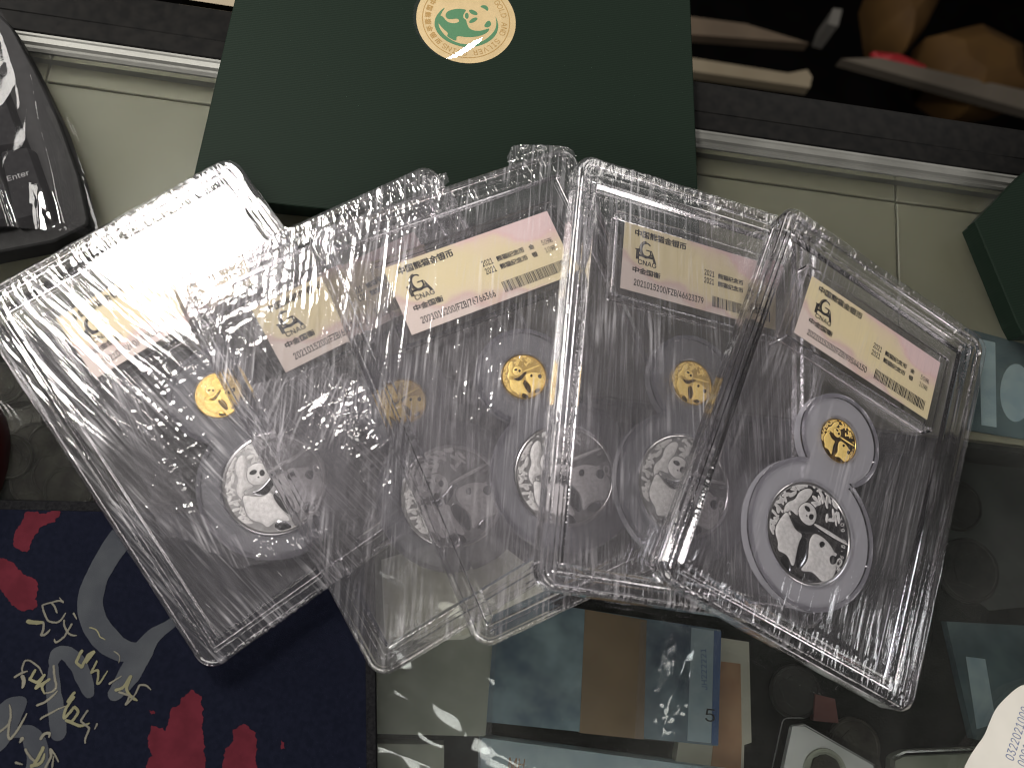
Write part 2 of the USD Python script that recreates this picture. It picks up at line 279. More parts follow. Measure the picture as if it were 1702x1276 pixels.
silver_satin = grainy('silver_satin', (.26, .257, .255), (.36, .357, .354), 260, .34, .2, 2500, metallic=.75)
gold_satin = grainy('gold_satin', (.55, .37, .10), (.66, .46, .14), 260, .36, .2, 2500, metallic=.6)
gold_field = plain('gold_mirror', (.80, .56, .16), .16, metallic=1.0)
gold_frost = grainy('gold_frost', (.86, .62, .17), (.95, .72, .26), 900, .5, .3, 4000, metallic=.35)
gold_edge = plain('gold_edge', (.92, .68, .24), .22, metallic=1.0)
gold_dark = plain('gold_dark', (.30, .20, .05), .2, metallic=1.0)

# the relief of the coins, in units of the coin radius ------------------------
SC_, GC_, SR, GR = np.array((-2.0, -41.1)) * MM, np.array((-.75, 1.3)) * MM, 20 * MM, 9.25 * MM
def rel(P, smooth=2):
    """outline traced on the silver coin of the rightmost holder"""
    q = (np.array(locs(5, P, -3.1 * MM, 3.27, (1230, 640))) - REL_C) / SR
    return Polygon(smooth_poly(q, smooth)).buffer(0)
REL_C = np.array(loc(5, 1230 + 408 / 3.27, 640 + 838 / 3.27, -3.1 * MM))
disc1 = Point(0, 0).buffer(.945, quad_segs=32)
R_head = rel([(343, 720), (358, 685), (392, 667), (428, 688), (446, 730), (440, 770), (418, 797), (388, 792), (358, 765)])
R_upper = rel([(268, 700), (288, 668), (330, 655), (350, 610), (400, 590), (430, 610), (395, 660), (360, 690), (342, 722), (345, 750), (300, 705), (285, 730), (265, 760)])
R_body = rel([(258, 745), (285, 715), (305, 770), (330, 822), (372, 845), (350, 885), (333, 960), (325, 1010), (312, 1022), (292, 965), (265, 945), (232, 932), (238, 890), (222, 845), (222, 800)])
R_cub = rel([(404, 885), (420, 850), (437, 838), (478, 858), (520, 900), (548, 955), (552, 1000), (547, 1058), (520, 1092), (478, 1105), (452, 1078), (420, 1046), (372, 1046), (356, 1036), (398, 990), (402, 940)])
R_dark = [rel(p) for p in ([(374, 686), (400, 696), (408, 720), (392, 724), (376, 706)], [(404, 732), (426, 738), (422, 764), (404, 766), (396, 750)], [(380, 738), (392, 742), (388, 752)],
                           [(452, 893), (470, 880), (488, 892), (480, 912), (462, 920)], [(510, 968), (530, 955), (552, 975), (548, 1002), (524, 1012), (512, 998)])]
R_limb = [rel(p) for p in ([(310, 745), (345, 785), (400, 800), (440, 800), (470, 830), (410, 838), (360, 838), (330, 815)], [(345, 870), (395, 860), (398, 940), (385, 990), (350, 1035), (330, 1010)],
                           [(250, 960), (290, 955), (312, 1030), (290, 1060), (255, 1010)], [(365, 1050), (430, 1055), (450, 1100), (400, 1105)])]
R_branch = rel([(425, 790), (440, 785), (520, 830), (610, 890), (618, 908), (520, 855)], 1)
def leaf_bed(seed):
    r = np.random.default_rng(seed); out = []
    for (x0, x1, y0, y1, n) in ((215, 320, 585, 730, 16), (195, 250, 730, 880, 10), (430, 560, 590, 690, 18), (500, 580, 650, 780, 12), (320, 430, 560, 620, 10)):
        for _ in range(n):
            c = (np.array(loc(5, 1230 + r.uniform(x0, x1) / 3.27, 640 + r.uniform(y0, y1) / 3.27, -3.1 * MM)) - REL_C) / SR
            e = affinity.rotate(affinity.scale(Point(0, 0).buffer(1, quad_segs=5), r.uniform(.07, .13), r.uniform(.025, .045)), r.uniform(0, 180))
            out.append(affinity.translate(e, *c))
    solid = union_all([R_head, R_body, R_upper]).buffer(.02)
    return [g.difference(solid).intersection(disc1) for g in out]
LEAVES = leaf_bed(3)
def dome(shape, R, z, h, inset=.022):
    """a softly raised patch of relief"""
    out = []
    for g in geoms(shape):
        if g.area < 2e-4: continue
        rings = [(g, 0.0)]
        for q_, f_ in ((inset, .55), (inset * 2.6, .85), (inset * 5, 1.0)):
            e_ = g.buffer(-q_)
            if e_.is_empty or e_.geom_type != 'Polygon' or e_.area < .22 * g.area: break
            rings.append((e_, f_))
        if len(rings) == 1:
            e_ = affinity.scale(g, .7, .7)
            if e_.geom_type != 'Polygon': continue
            rings.append((e_, 1.0))
        a = loft([(Polygon(np.array(p_.exterior.coords) * R), z + h * f_) for p_, f_ in rings], 64)
        out.append(a)
    return cat(out)
def coin(parent, name, ctr, R, mats, z, small=False):
    field, frost, edge, dark = mats
    rings = [(R * .985, z - 2.3 * MM), (R, z - 2.1 * MM), (R, z + .1 * MM), (R * .985, z + .28 * MM), (R * .955, z + .28 * MM), (R * .94, z)]
    a = np.linspace(0, 2 * np.pi, 96, endpoint=False); cs = np.c_[np.cos(a), np.sin(a)]
    T = lambda m: put(m, ctr[0], ctr[1], 0)
    b = obj(name, T(loft([(cs * r, zz) for r, zz in rings])), field, parent, smooth=25)
    rim = loft([(cs * r, zz) for r, zz in [(R * 1.002, z - .1 * MM), (R * 1.002, z + .12 * MM), (R * .985, z + .31 * MM), (R * .952, z + .31 * MM), (R * .935, z + .01 * MM)]], close=False)
    obj('raised_rim', T(rim), edge, b, smooth=40)
    h = .50 * MM if not small else .26 * MM
    pieces = [R_head.intersection(disc1), R_body.difference(R_head.buffer(.015)).intersection(disc1), R_upper.difference(union_all([R_head, R_body]).buffer(.015)).intersection(disc1), R_cub.intersection(disc1), R_branch.difference(R_cub.buffer(.02)).intersection(disc1)]
    for nm, g in zip(('panda_head', 'panda_body', 'panda_shoulder', 'panda_cub', 'branch'), pieces):
        obj(nm, T(dome(g, R, z + .01 * MM, h)), frost, b, smooth=35)
    obj('bamboo_leaf_relief', T(cat([dome(g, R, z + .015 * MM, h * .7, .012) for g in LEAVES])), frost, b, smooth=35)
    obj('panda_limb_relief', T(cat([dome(g.difference(union_all([R_head, R_cub]).buffer(.015)).intersection(disc1), R, z + .012 * MM, h * .5, .02) for g in R_limb])), dark, b, smooth=35)
    obj('panda_face_marks', T(cat([ext(affinity.scale(g, R, R, origin=(0, 0)), .03 * MM, z + h + .012 * MM) for g in R_dark])), dark, b)
    if True:
        tx = [put(latin('10', .17 * R, bold=True), .56 * R, -.22 * R, z + .02 * MM, -.35), put(cjk('元', .10 * R), .76 * R, -.38 * R, z + .02 * MM, -.35)]
        for i, ch in enumerate('30g Ag.999' if not small else '3g Au.999'):
            if ch == ' ': continue
            an = math.radians(46 - i * 7.4); m = latin(ch, .085 * R); m.apply_translation((-m.bounds[1, 0] / 2, 0, 0))
            tx.append(put(m, .80 * R * math.cos(an), .80 * R * math.sin(an), z + .02 * MM, an - math.pi / 2))
        obj('lettering', T(cat(tx)), frost, b)
    return b

def logo(h):
    """ring shaped G standing in a footed stand"""
    out = []
    t = np.radians(np.linspace(48, 318, 40))
    o = np.c_[.34 * np.cos(t), .42 * np.sin(t) + .14]; i = np.c_[.26 * np.cos(t) + .02, .36 * np.sin(t) + .14]
    out.append(Polygon(np.vstack([o, i[::-1]])).buffer(0))
    t2 = np.radians(np.linspace(95, 330, 30)); out.append(Polygon(np.vstack([np.c_[.40 * np.cos(t2), .48 * np.sin(t2) + .14], np.c_[.375 * np.cos(t2), .455 * np.sin(t2) + .14][::-1]])).buffer(0))
    out += [sbox(.0, .10, .32, .145), sbox(.235, -.12, .30, .145), sbox(-.56, -.5, -.49, .06), sbox(-.46, -.5, -.40, .10), sbox(-.40, -.30, .42, -.20),
            Polygon([(.36, .10), (.60, -.5), (.47, -.5), (.36, -.18)]), sbox(-.62, .02, -.36, .07)]
    m = ext(affinity.scale(union_all(out).buffer(.012), h, h, origin=(0, 0)), 3e-5); return m
LW, LH, LX, LY = 73.6 * MM, 29.9 * MM, 1.0 * MM, 48.2 * MM
def label(parent, serial, seed):
    z = -2.15 * MM
    P = obj('label_insert', put(ext(sbox(-LW / 2, -LH / 2, LW / 2, LH / 2), .25 * MM), LX, LY, z - .25 * MM), paper_m, parent)
    X = lambda u: LX - LW / 2 + u * LW
    Y = lambda v: LY + LH / 2 - v * LH
    zi = z + .02 * MM
    s = .0455 * LW
    obj('title_print', put(cjk('中国熊猫金银币', s), X(.062), Y(.165), zi), ink, P)
    obj('emblem_print', put(logo(.265 * LH), X(.142), Y(.375), zi), ink, P)
    m = latin('CNAG', .07 * LH, .115 * LW, bold=True)
    obj('emblem_name', put(m, X(.092), Y(.575), zi), ink, P)
    obj('company_print', put(cjk('中金国衡', .0375 * LW, xs=1.12), X(.062), Y(.715), zi), ink_soft, P)
    obj('serial_print', put(latin(serial, .092 * LH, .44 * LW, bold=True), X(.075), Y(.905), zi), ink, P)
    tx = []
    for v in (.455, .575):
        tx += [put(latin('2021', .085 * LH, .064 * LW, bold=True), X(.515), Y(v), zi), put(cjk('熊猫纪念币', .033 * LW), X(.605), Y(v), zi)]
    tx += [put(cjk('金', .031 * LW), X(.805), Y(.455), zi), put(cjk('银', .031 * LW), X(.805), Y(.575), zi)]
    for v, t in ((.455, '50'), (.575, '10')):
        tx += [put(latin(t, .075 * LH, .032 * LW), X(.885), Y(v), zi), put(cjk('元', .031 * LW), X(.92), Y(v), zi)]
    obj('denomination_print', cat(tx), ink_soft, P)
    r = np.random.default_rng(seed); x = .575; bars = []
    while x < .955:
        w = r.choice([.0022, .0022, .0044, .0066]); bars.append(sbox(X(x), Y(.905), X(x + w), Y(.745))); x += w + r.choice([.0022, .0033, .0044])
    obj('barcode', ext(union_all(bars), 3e-5, zi), ink, P)
    # the clear pocket round the paper
    def ring(hw, hh, w, z0, z1):
        a, b_ = rrect(hw, hh, .0012), rrect(hw - w, hh - w, .0008)
        c = rrect(hw - w * .25, hh - w * .25, .0011); d = rrect(hw - w * .75, hh - w * .75, .0009)
        m = loft([(a, z0), (a, z1 - .0002), (c, z1), (d, z1), (b_, z1 - .0002), (b_, z0), (a, z0)], close=False); return put(m, LX, LY, 0)
    obj('label_pocket', ring(LW / 2 + 4.3 * MM, LH / 2 + 4.2 * MM, 1.3 * MM, -6.9 * MM, -1.7 * MM), acrylic, parent, smooth=40)

rim_prof = [(.9, -8.85), (.3, -8.5), (.3, -5.0), (.0, -4.7), (.0, -2.4), (.35, -2.0), (1.5, -1.9), (1.75, -.45), (2.3, 0), (4.3, 0), (4.7, -.25), (4.9, -.8), (6.0, -.85), (6.2, -.35), (6.6, -.15), (8.0, -.15), (8.5, -.5), (9.2, -1.5), (9.2, -7.3), (8.2, -8.1), (6.5, -8.2), (6.2, -8.85), (.9, -8.85)]
RIM = loft([(rrect(HW, HH, RC, d * MM), z * MM) for d, z in rim_prof], close=False)
def pane(z):
    v = rrect(HW, HH, RC, 9.3 * MM); return ext(Polygon(v), .0001, z).slice_plane((0, 0, z + .00005), (0, 0, 1)) if False else (lambda t: trimesh.Trimesh(np.c_[t[0], np.full(len(t[0]), z)], t[1], process=False))(trimesh.creation.triangulate_polygon(Polygon(v), engine='earcut'))
def seat_shape():
    a = Point(*SC_).buffer(29.6 * MM, quad_segs=40); b = Point(*GC_).buffer(19.6 * MM, quad_segs=32)
    return a, b

# cling film ------------------------------------------------------------------
def rsdf(u, v):
    qx, qy = np.abs(u) - (HW - RC), np.abs(v) - (HH - RC)
    ox, oy = np.maximum(qx, 0), np.maximum(qy, 0); L = np.hypot(ox, oy)
    d = L + np.minimum(np.maximum(qx, qy), 0) - RC
    nx = np.where(L > 0, ox / np.maximum(L, 1e-12), (qx > qy) * 1.0) * np.sign(u)
    ny = np.where(L > 0, oy / np.maximum(L, 1e-12), (qx <= qy) * 1.0) * np.sign(v)
    return d, nx, ny
def N(x, y, seed):
    return meshkit.noise(np.stack([x, y, np.full_like(x, .5)], -1), seed)
def ridge(x, y, seed, p):
    return (1 - np.abs(2 * N(x, y, seed) - 1)) ** p
def wrap(k, cover=None, angle=0.0, streak=1.0, crumple=1.0, bunch=1.0, zones=(), seed=0, step=.00042, lift=0.00025):
    """the stretched film over holder k as one sheet: taut over the top, turned down the sides"""
    ext_ = 8.4 * MM
    us, vs = np.arange(-HW - ext_, HW + ext_ + step, step), np.arange(-HH - ext_, HH + ext_ + step, step)
    u, v = np.meshgrid(us, vs); n = u.shape
    d, nx, ny = rsdf(u, v)
    over = np.maximum(d + .0012, 0)
    px, py = u - nx * np.maximum(d - .0002, 0), v - ny * np.maximum(d - .0002, 0)
    rr = .0013; ang = np.clip(over / rr, 0, math.pi / 2)
    z = np.where(over < rr * math.pi / 2, -rr * (1 - np.cos(ang)), -rr - (over - rr * math.pi / 2)) + lift
    X, Y = u / MM, v / MM
    wu, wv = X + 3.0 * (N(X / 22, Y / 55, seed + 1) - .5), Y
    ca, sa = math.cos(angle), math.sin(angle)
    A, B = ca * wu + sa * wv, -sa * wu + ca * wv
    m1 = sstep(.38, .66, N(X / 12, Y / 24, seed + 2)); m2 = sstep(.42, .7, N(X / 9 + 40, Y / 14, seed + 3))
    A2, B2 = A + .13 * B, B - .13 * A
    m3 = sstep(.40, .62, N(X / 20 + 11, Y / 28, seed + 16))
    h = streak * (.26 * ridge(A / 2.6, B / 42, seed + 4, 2.6) * (.35 + .65 * m3) + .20 * ridge(A2 / 1.9, B2 / 24, seed + 5, 3) * (.2 + .8 * m1) + .12 * ridge(A / 1.2 + 9, B / 11, seed + 6, 3) * m2 + .32 * ridge(A / 6.5, B / 60, seed + 15, 3))
    mc = sstep(.58, .80, N(X / 14 + 7, Y / 12, seed + 7)) * .25
    for (x, y, rx, ry, w) in zones:
        mc = mc + w * np.exp(-((X - x) / rx) ** 2 - ((Y - y) / ry) ** 2)
    mc = np.clip(mc, 0, 1.3)
    h = h + crumple * mc * (.45 * ridge(X / 4.6, Y / 4.6, seed + 8, 4) + .26 * ridge(X / 1.9 + 3, Y / 1.9, seed + 9, 3) + .08 * N(X / .9, Y / .9, seed + 10))
    de = -d / MM
    edge = np.exp(-(np.maximum(np.abs(de - 4.5) - 4.5, 0) / 2.0) ** 2)
    side = (np.abs(nx) > .5)
    h = h + bunch * edge * .26 * (ridge(np.where(side, de, X) / .9, np.where(side, Y, de * .12) / np.where(side, 45, 1.0), seed + 11, 3) + .6 * ridge(np.where(side, de, X) / 1.9 + 5, np.where(side, Y, de * .2) / np.where(side, 70, 1.8), seed + 12, 3))
    h = h + .35 * (meshkit.fbm(np.stack([X / 30, Y / 30, 0 * X], -1), 2, seed + 13) - .5) * (de > 0)
    h = h * MM
    top = np.cos(ang)
    P = np.stack([px + nx * h * (1 - top) * .6, py + ny * h * (1 - top) * .6, z + h * top], -1).reshape(-1, 3)
    i = np.arange(n[0] * n[1]).reshape(n)
    q = np.stack([i[:-1, :-1], i[:-1, 1:], i[1:, 1:], i[1:, :-1]], -1).reshape(-1, 4)
    dd = d.ravel(); keep = (dd[q] < 8.2 * MM).all(1)
    if cover is not None:
        C = Polygon(cover).buffer(0); jx = u + .003 * (meshkit.fbm(np.stack([X / 6, Y / 6, 0 * X], -1), 3, seed + 20) - .5); jy = v + .003 * (meshkit.fbm(np.stack([X / 6, Y / 6, 0 * X + 9], -1), 3, seed + 21) - .5)
        ins = contains_xy(C, jx.ravel(), jy.ravel()); keep &= ins[q].all(1)
    q = q[keep]; uq, inv = np.unique(q, return_inverse=True)
    return P[uq], inv.reshape(q.shape)

INFO = {
 1: dict(serial='2021015200/FZB/33653365', seat=seat_clear, label='coin holder with a white glare across its top and film crumpled short of its end', angle=.16, streak=1.25, crumple=1.0, bunch=1.0,
         zones=((-18, 5, 8, 30, .9), (-24, -28, 10, 14, 1.0), (-2, -62, 26, 8, 1.0)),
         cover=[(215, 620), (262, 700), (300, 780), (335, 850), (380, 884), (470, 896), (560, 872), (500, 915), (465, 918), (438, 936), (400, 946), (362, 926), (330, 902), (272, 896), (238, 800), (195, 690), (175, 630)]),
 2: dict(serial='2021015200/FZB/65236718', seat=seat_clear, label='coin holder with scratchy film over its label and a bright pane near its lower corner', angle=-.55, streak=.8, crumple=1.0, bunch=.9,
         zones=((-18, 2, 22, 12, .9), (-8, -26, 16, 22, 1.0), (-40, 60, 20, 20, .5), (0, 78, 60, 10, .6)),
         cover=[(420, 640), (540, 600), (600, 640), (640, 740), (655, 800), (650, 860), (640, 878), (610, 905), (585, 890), (560, 850), (505, 850), (470, 790)]),
 3: dict(serial='2021015200/FZB/76766366', seat=seat_clear, label='middle coin holder of the fan with a loose flap of film on its top edge', angle=-.50, streak=1.0, crumple=.9, bunch=.8,
         zones=((-8, 18, 10, 16, .8), (-22, -6, 14, 18, .9), (34, 42, 8, 26, .9), (24, 20, 12, 14, .8), (0, 78, 60, 8, .7)),
         cover=None),
 4: dict(serial='2021015200/FZB/46623379', seat=seat_clear, label='coin holder with its label half hidden under the rightmost holder', angle=.06, streak=1.3, crumple=.7, bunch=1.3,
         zones=((-8, 20, 16, 20, .3), (0, 80, 60, 7, .8)), cover=None),
 5: dict(serial='2021015200/FZB/99544150', seat=seat_milky, label='rightmost coin holder with its dark silver coin in a milky ring in full view', angle=.02, streak=.95, crumple=.55, bunch=1.5,
         zones=((-38, 5, 12, 40, .8), (0, 82, 60, 5, .8), (-8, -74, 40, 6, .3), (42, 70, 10, 20, .8)), cover=None)}
HOLES = [Point(*SC_).buffer(20.3 * MM, quad_segs=32), Point(*GC_).buffer(9.5 * MM, quad_segs=24)]
for k in (1, 2, 3, 4, 5):
    I = INFO[k]; C, ex, ey, nn = FRM[k]
    H = thing('coin_holder', I['label'], 'coin holder', Gf.Matrix4d(*ex, 0, *ey, 0, *nn, 0, *C, 1), 'sealed coin holders fanned out on the counter')
    obj('rim', RIM, acrylic, H, smooth=30)
    obj('front_pane', pane(-1.45 * MM), pane_t if k in (1, 3, 5) else pane_m, H)
    obj('back_pane', pane(-7.4 * MM), back_m, H)
    a, b = seat_shape()
    sh = union_all([a, b]).difference(union_all(HOLES))
    seat = obj('coin_seat', ext(sh, 3.6 * MM, -6.6 * MM), I['seat'], H, smooth=30)
    lipm = cat([put(loft([(rrect(r, r, r, d), z) for d, z in ((0, -2.95 * MM), (.0006, -2.2 * MM), (.0016, -2.2 * MM), (.0024, -2.95 * MM))], close=False), *c_) for r, c_ in ((29.4 * MM, SC_), (19.4 * MM, GC_)) ]) if False else None
    ringm = []
    for (c_, r) in ((SC_, 29.6 * MM), (GC_, 19.6 * MM)):
        other = (b if r > .025 else a)
        t = np.linspace(0, 2 * np.pi, 121)
        line = LineString(np.c_[c_[0] + (r - .0009) * np.cos(t), c_[1] + (r - .0009) * np.sin(t)]).buffer(.0009, cap_style=2).difference(other)
        ringm.append(ext(line, 1.0 * MM, -2.98 * MM))
    for (c_, r) in ((SC_, 20.9 * MM), (GC_, 10.1 * MM)):
        ringm.append(put(loft([(np.c_[np.cos(t[:-1]), np.sin(t[:-1])] * q_, zq) for q_, zq in ((r, -2.98 * MM), (r - .0001, -2.5 * MM), (r - .0004, -2.5 * MM), (r - .0006, -2.98 * MM))], close=False), *c_))
    obj('seat_lip', cat(ringm), acrylic, seat)
    coin(H, 'silver_coin', SC_, SR, (silver_field if k == 5 else silver_satin, silver_frost, silver_edge, silver_dark), -3.5 * MM)
    coin(H, 'gold_coin', GC_, GR, (gold_field if k == 5 else gold_satin, gold_frost, gold_edge, gold_dark), -3.6 * MM, True)
    label(H, I['serial'], 40 + k)
    cov = None if I['cover'] is None else locs(k, I['cover'])
    fm = film(f'cling_film_{k}', rot=-I['angle'], whiten=(.42, .40, .38, .40, .19)[k - 1], haze=(.045, .055, .055, .055, .022)[k - 1], sheen=(.5, .42, .36, .25, .10)[k - 1])
    v, f = wrap(k, None, I['angle'], I['streak'], I['crumple'] * (1 if cov is None else .55), I['bunch'], I['zones'], 100 * k)
    obj('plastic_wrap', (v, f), fm, H, smooth=True)
    if cov is not None:
        fm2 = film(f'loose_film_{k}', rot=-I['angle'] + .3, haze=.035, sheen=.3, whiten=.4)
        v, f = wrap(k, cov, I['angle'] + .25, I['streak'] * .7, I['crumple'] * 1.9, .6, [(*z_[:4], z_[4] * 1.2) for z_ in I['zones']], 100 * k + 37, lift=.0012)
        obj('loose_wrap', (v, f), fm2, H, smooth=True)
    if k in (2, 3):
        r = np.random.default_rng(60 + k)
        q = [(700, 292), (742, 286), (748, 302), (722, 322), (700, 318)] if k == 2 else [(842, 262), (852, 240), (900, 238), (945, 243), (962, 258), (900, 262), (846, 280)]
        Pq = Polygon(locs(k, q, .003)).buffer(0); x0, y0, x1, y1 = Pq.bounds; st = .0004
        u, w = np.meshgrid(np.arange(x0, x1, st), np.arange(y0, y1, st)); X, Y = u / MM, w / MM
        zz = .0010 + MM * (1.4 * ridge(X / 6, Y / 3.5, 5, 1.5) + .8 * ridge(X / 2.2, Y / 1.8, 6, 2) + .3 * ridge(X / .9, Y / .9, 8, 2))
        i = np.arange(u.size).reshape(u.shape); qd = np.stack([i[:-1, :-1], i[:-1, 1:], i[1:, 1:], i[1:, :-1]], -1).reshape(-1, 4)
        ins = contains_xy(Pq, u.ravel(), w.ravel()); qd = qd[ins[qd].all(1)]; uq, inv = np.unique(qd, return_inverse=True)
        obj('film_flap', (np.stack([u, w, zz], -1).reshape(-1, 3)[uq], inv.reshape(qd.shape)), fm, H, smooth=True)

# ------------------------------------------------------------------ the glass counter
glass = mat('counter_glass', {'p': ('principled_bsdf', {'base_color': (.93, .965, .95), 'roughness': .0, 'ior': 1.5, 'transmission_weight': 1.0}), 'd': ('diffuse_bsdf', {'color': (.62, .62, .58)}),
    't': ('texture_coordinate', {}), 'n': ('noise_texture', {'scale': 26, 'detail': 6}), 'r': ('map_range', {'from_min': .35, 'from_max': .7, 'to_min': .006, 'to_max': .026, 'clamp': True}),
    'n2': ('noise_texture', {'scale': 900, 'detail': 1}), 'r2': ('map_range', {'from_min': .77, 'from_max': .82, 'to_min': 0, 'to_max': .25, 'clamp': True}), 'ad': ('math', {'math_type': 'add'}), 'x': ('mix_closure', {})},
    [('t.object', 'n.vector'), ('t.object', 'n2.vector'), ('n.fac', 'r.value'), ('n2.fac', 'r2.value'), ('r.result', 'ad.value1'), ('r2.result', 'ad.value2'), ('ad.value', 'x.fac'), ('p.BSDF', 'x.closure1'), ('d.BSDF', 'x.closure2')], 'x.closure')
alu = grainy('brushed_aluminium', (.115, .115, .105), (.19, .19, .175), 25, .5, .15, 900, metallic=.4)
black_paint = grainy('black_painted_metal', (.006, .006, .006), (.010, .0095, .009), 200, .3, .0, 1500, specular_ior_level=.03)
velvet = grainy('dark_velvet', (.008, .009, .009), (.018, .019, .018), 90, .9, .3, 900, specular_ior_level=.1)
tile_mats = [grainy(f'beige_tile_{i}', tuple(np.array(c) * .97), tuple(np.array(c) * 1.03), 30, .35, lo=.3, hi=.7) for i, c in enumerate([(.215, .198, .138), (.209, .192, .134), (.221, .203, .142)])]
grout = plain('grey_grout', (.15, .14, .10), .8)
counter = thing('glass_counter', 'glass topped display counter with aluminium rail and black frame along its back', 'display counter')
# direction of the rail on the glass
A_, B_ = at(94, 92)[:2], at(1202, 251)[:2]
e1 = (B_ - A_) / np.linalg.norm(B_ - A_); e2 = np.array([-e1[1], e1[0]])
def plan(s, t, z=0): return np.array([*(A_ + e1 * s + e2 * t), z])
def strip(s0, s1, t0, t1): return Polygon([tuple(plan(s, t)[:2]) for s, t in ((s0, t0), (s1, t0), (s1, t1), (s0, t1))])
obj('glass_top', ext(strip(-.22, .62, -.42, -.0005), .006, -.006), glass, counter)
def extr(prof, s0, s1):
    """a profile of (t, z) run along the rail"""
    ring = np.array(prof); n = len(ring); a = np.array([plan(s0, t, z) for t, z in ring]); b = np.array([plan(s1, t, z) for t, z in ring])
    f = [[i, (i + 1) % n, n + (i + 1) % n] for i in range(n)] + [[i, n + (i + 1) % n, n + i] for i in range(n)]
    f += [[0, i + 1, i] for i in range(1, n - 1)] + [[n, n + i, n + i + 1] for i in range(1, n - 1)]
    m = trimesh.Trimesh(np.vstack([a, b]), f, process=False); trimesh.repair.fix_normals(m); return m
obj('metal_rail', extr([(0, -.012), (0, .0004), (.0010, .0016), (.0018, .0009), (.0026, .0012), (.0034, .0026), (.0058, .0028), (.0064, .0034), (.0074, .0034), (.0078, .0026), (.0078, -.012)], -.22, .62), alu, counter, smooth=30)
obj('frame_band', extr([(.0079, -.03), (.0079, .0030), (.0084, .0036), (.0170, .0037), (.0173, .0033), (.0178, .0037), (.0335, .0038), (.0342, .0030), (.0342, -.03)], -.22, .62), black_paint, counter, smooth=30)
TZ = -.011
TILE_BACK, SEAM = -.0008, None
t1 = np.dot(at(1202, 300, TZ)[:2] - A_, e2); t2 = np.dot(at(1520, 722, TZ)[:2] - A_, e2); sv = np.dot(at(1484, 330, TZ)[:2] - A_, e1)
tl = sv - np.dot(at(800, 330, TZ)[:2] - A_, e1); gap = .00055
ti = 0
for (ta_, tb_) in ((t1 + gap, .004), (t2, t1 - gap)):
    for j in range(-4, 4):
        s0, s1 = sv + j * tl + gap, sv + (j + 1) * tl - gap
        p = strip(s0, s1, ta_, tb_)
        obj('tile', loft([(inset_ring(p, 0), TZ - .004), (inset_ring(p, 0), TZ - .0004), (inset_ring(p, .0004), TZ)]), tile_mats[ti % 3], counter); ti += 1
obj('tile_bed', ext(strip(-.22, .62, t2 - .001, .006), .004, TZ - .0055), grout, counter)
obj('tray_floor', ext(strip(-.22, .62, -.44, t2 - .002), .004, -.044), velvet, counter)
obj('tray_back_wall', ext(strip(-.22, .62, t2 - .004, t2 - .0015), .030, -.0395), velvet, counter)
floor_m = grainy('dark_floor', (.002, .0018, .0018), (.006, .005, .005), 8, .8, specular_ior_level=.1)
tag(obj('floor', ext(sbox(-4, -3, 4, 4), .01, -1.5), floor_m), kind='structure')

# ------------------------------------------------------------------ mouse mat
mat_m = grainy('navy_cloth', (.0036, .0046, .0100), (.0052, .0062, .0130), 500, .85, .25, 2600, specular_ior_level=.04)
mat_edge = grainy('black_stitching', (.006, .006, .007), (.012, .012, .013), 900, .9, .5, 2500, specular_ior_level=.04)
red_p = grainy('red_print', (.055, .0085, .0135), (.072, .011, .0175), 160, .8, .2, 2600, specular_ior_level=.04)
grey_p = grainy('grey_print', (.034, .037, .044), (.048, .052, .058), 60, .8, .2, 2600, specular_ior_level=.04)
cream_p = grainy('cream_print', (.10, .095, .08), (.145, .137, .108), 70, .8, .2, 2600, specular_ior_level=.04)
yellow_p = grainy('yellow_print', (.115, .11, .068), (.155, .148, .092), 70, .8, .2, 2600, specular_ior_level=.04)
mm = thing('mouse_mat', 'navy cloth mouse mat with red brush marks and grey calligraphy', 'mouse mat')
MZ = .0026
outer = poly_px([(-120, 826), (622, 843), (629, 1420), (-120, 1420)], MZ).buffer(-.006).buffer(.006)
obj('border', loft([(outer.buffer(-.0004), .0004), (outer, .0012), (outer.buffer(-.0006), MZ), (outer.buffer(-.0040), MZ + .0001), (outer.buffer(-.0046), .0015)], 240), mat_edge, mm, smooth=40)
obj('cloth', ext(outer.buffer(-.0041), MZ - .0006, .0006), mat_m, mm)
z1 = MZ + .00005
def flat(name, shp, m, z, h=4e-5): return obj(name, ext(shp.intersection(outer.buffer(-.0042)), h, z), m, mm)
for i, (off, P) in enumerate([((0, 600), [(130, 800), (320, 797), (318, 835), (290, 850), (215, 880), (170, 945), (140, 1015), (65, 980), (80, 920), (120, 860)]),
    ((0, 876), [(-300, 120), (0, 160), (70, 190), (120, 235), (205, 300), (200, 370), (190, 420), (130, 445), (90, 425), (60, 395), (0, 330), (-300, 260)]),
    ((0, 876), [(740, 1600), (770, 1276), (800, 1200), (790, 1130), (800, 1050), (890, 1080), (905, 970), (960, 920), (965, 890), (1030, 855), (1070, 890), (1080, 1100), (1090, 1276), (1100, 1600)]),
    ((0, 876), [(1180, 1600), (1190, 1276), (1190, 1180), (1235, 1120), (1240, 1065), (1300, 1040), (1360, 1090), (1365, 1276), (1370, 1600)]),
    ((0, 876), [(1488, 1130), (1510, 1145), (1518, 1175), (1495, 1172)]), ((0, 876), [(785, 965), (815, 965), (825, 985), (800, 990)])]):
    flat('red_brush_mark', dry(px_shape(P, z1, 3.19, off), 30 + i), red_p, z1)
def stroke_px(P, scale, off, z):
    """(x, y, width) in zoomed picture points"""
    L = [at(off[0] + x / scale, off[1] + y / scale, z)[:2] for x, y, w in P]
    return ribbon(L, [w / scale * .000265 for x, y, w in P])
z2 = z1 + .00007
grey_strokes = []
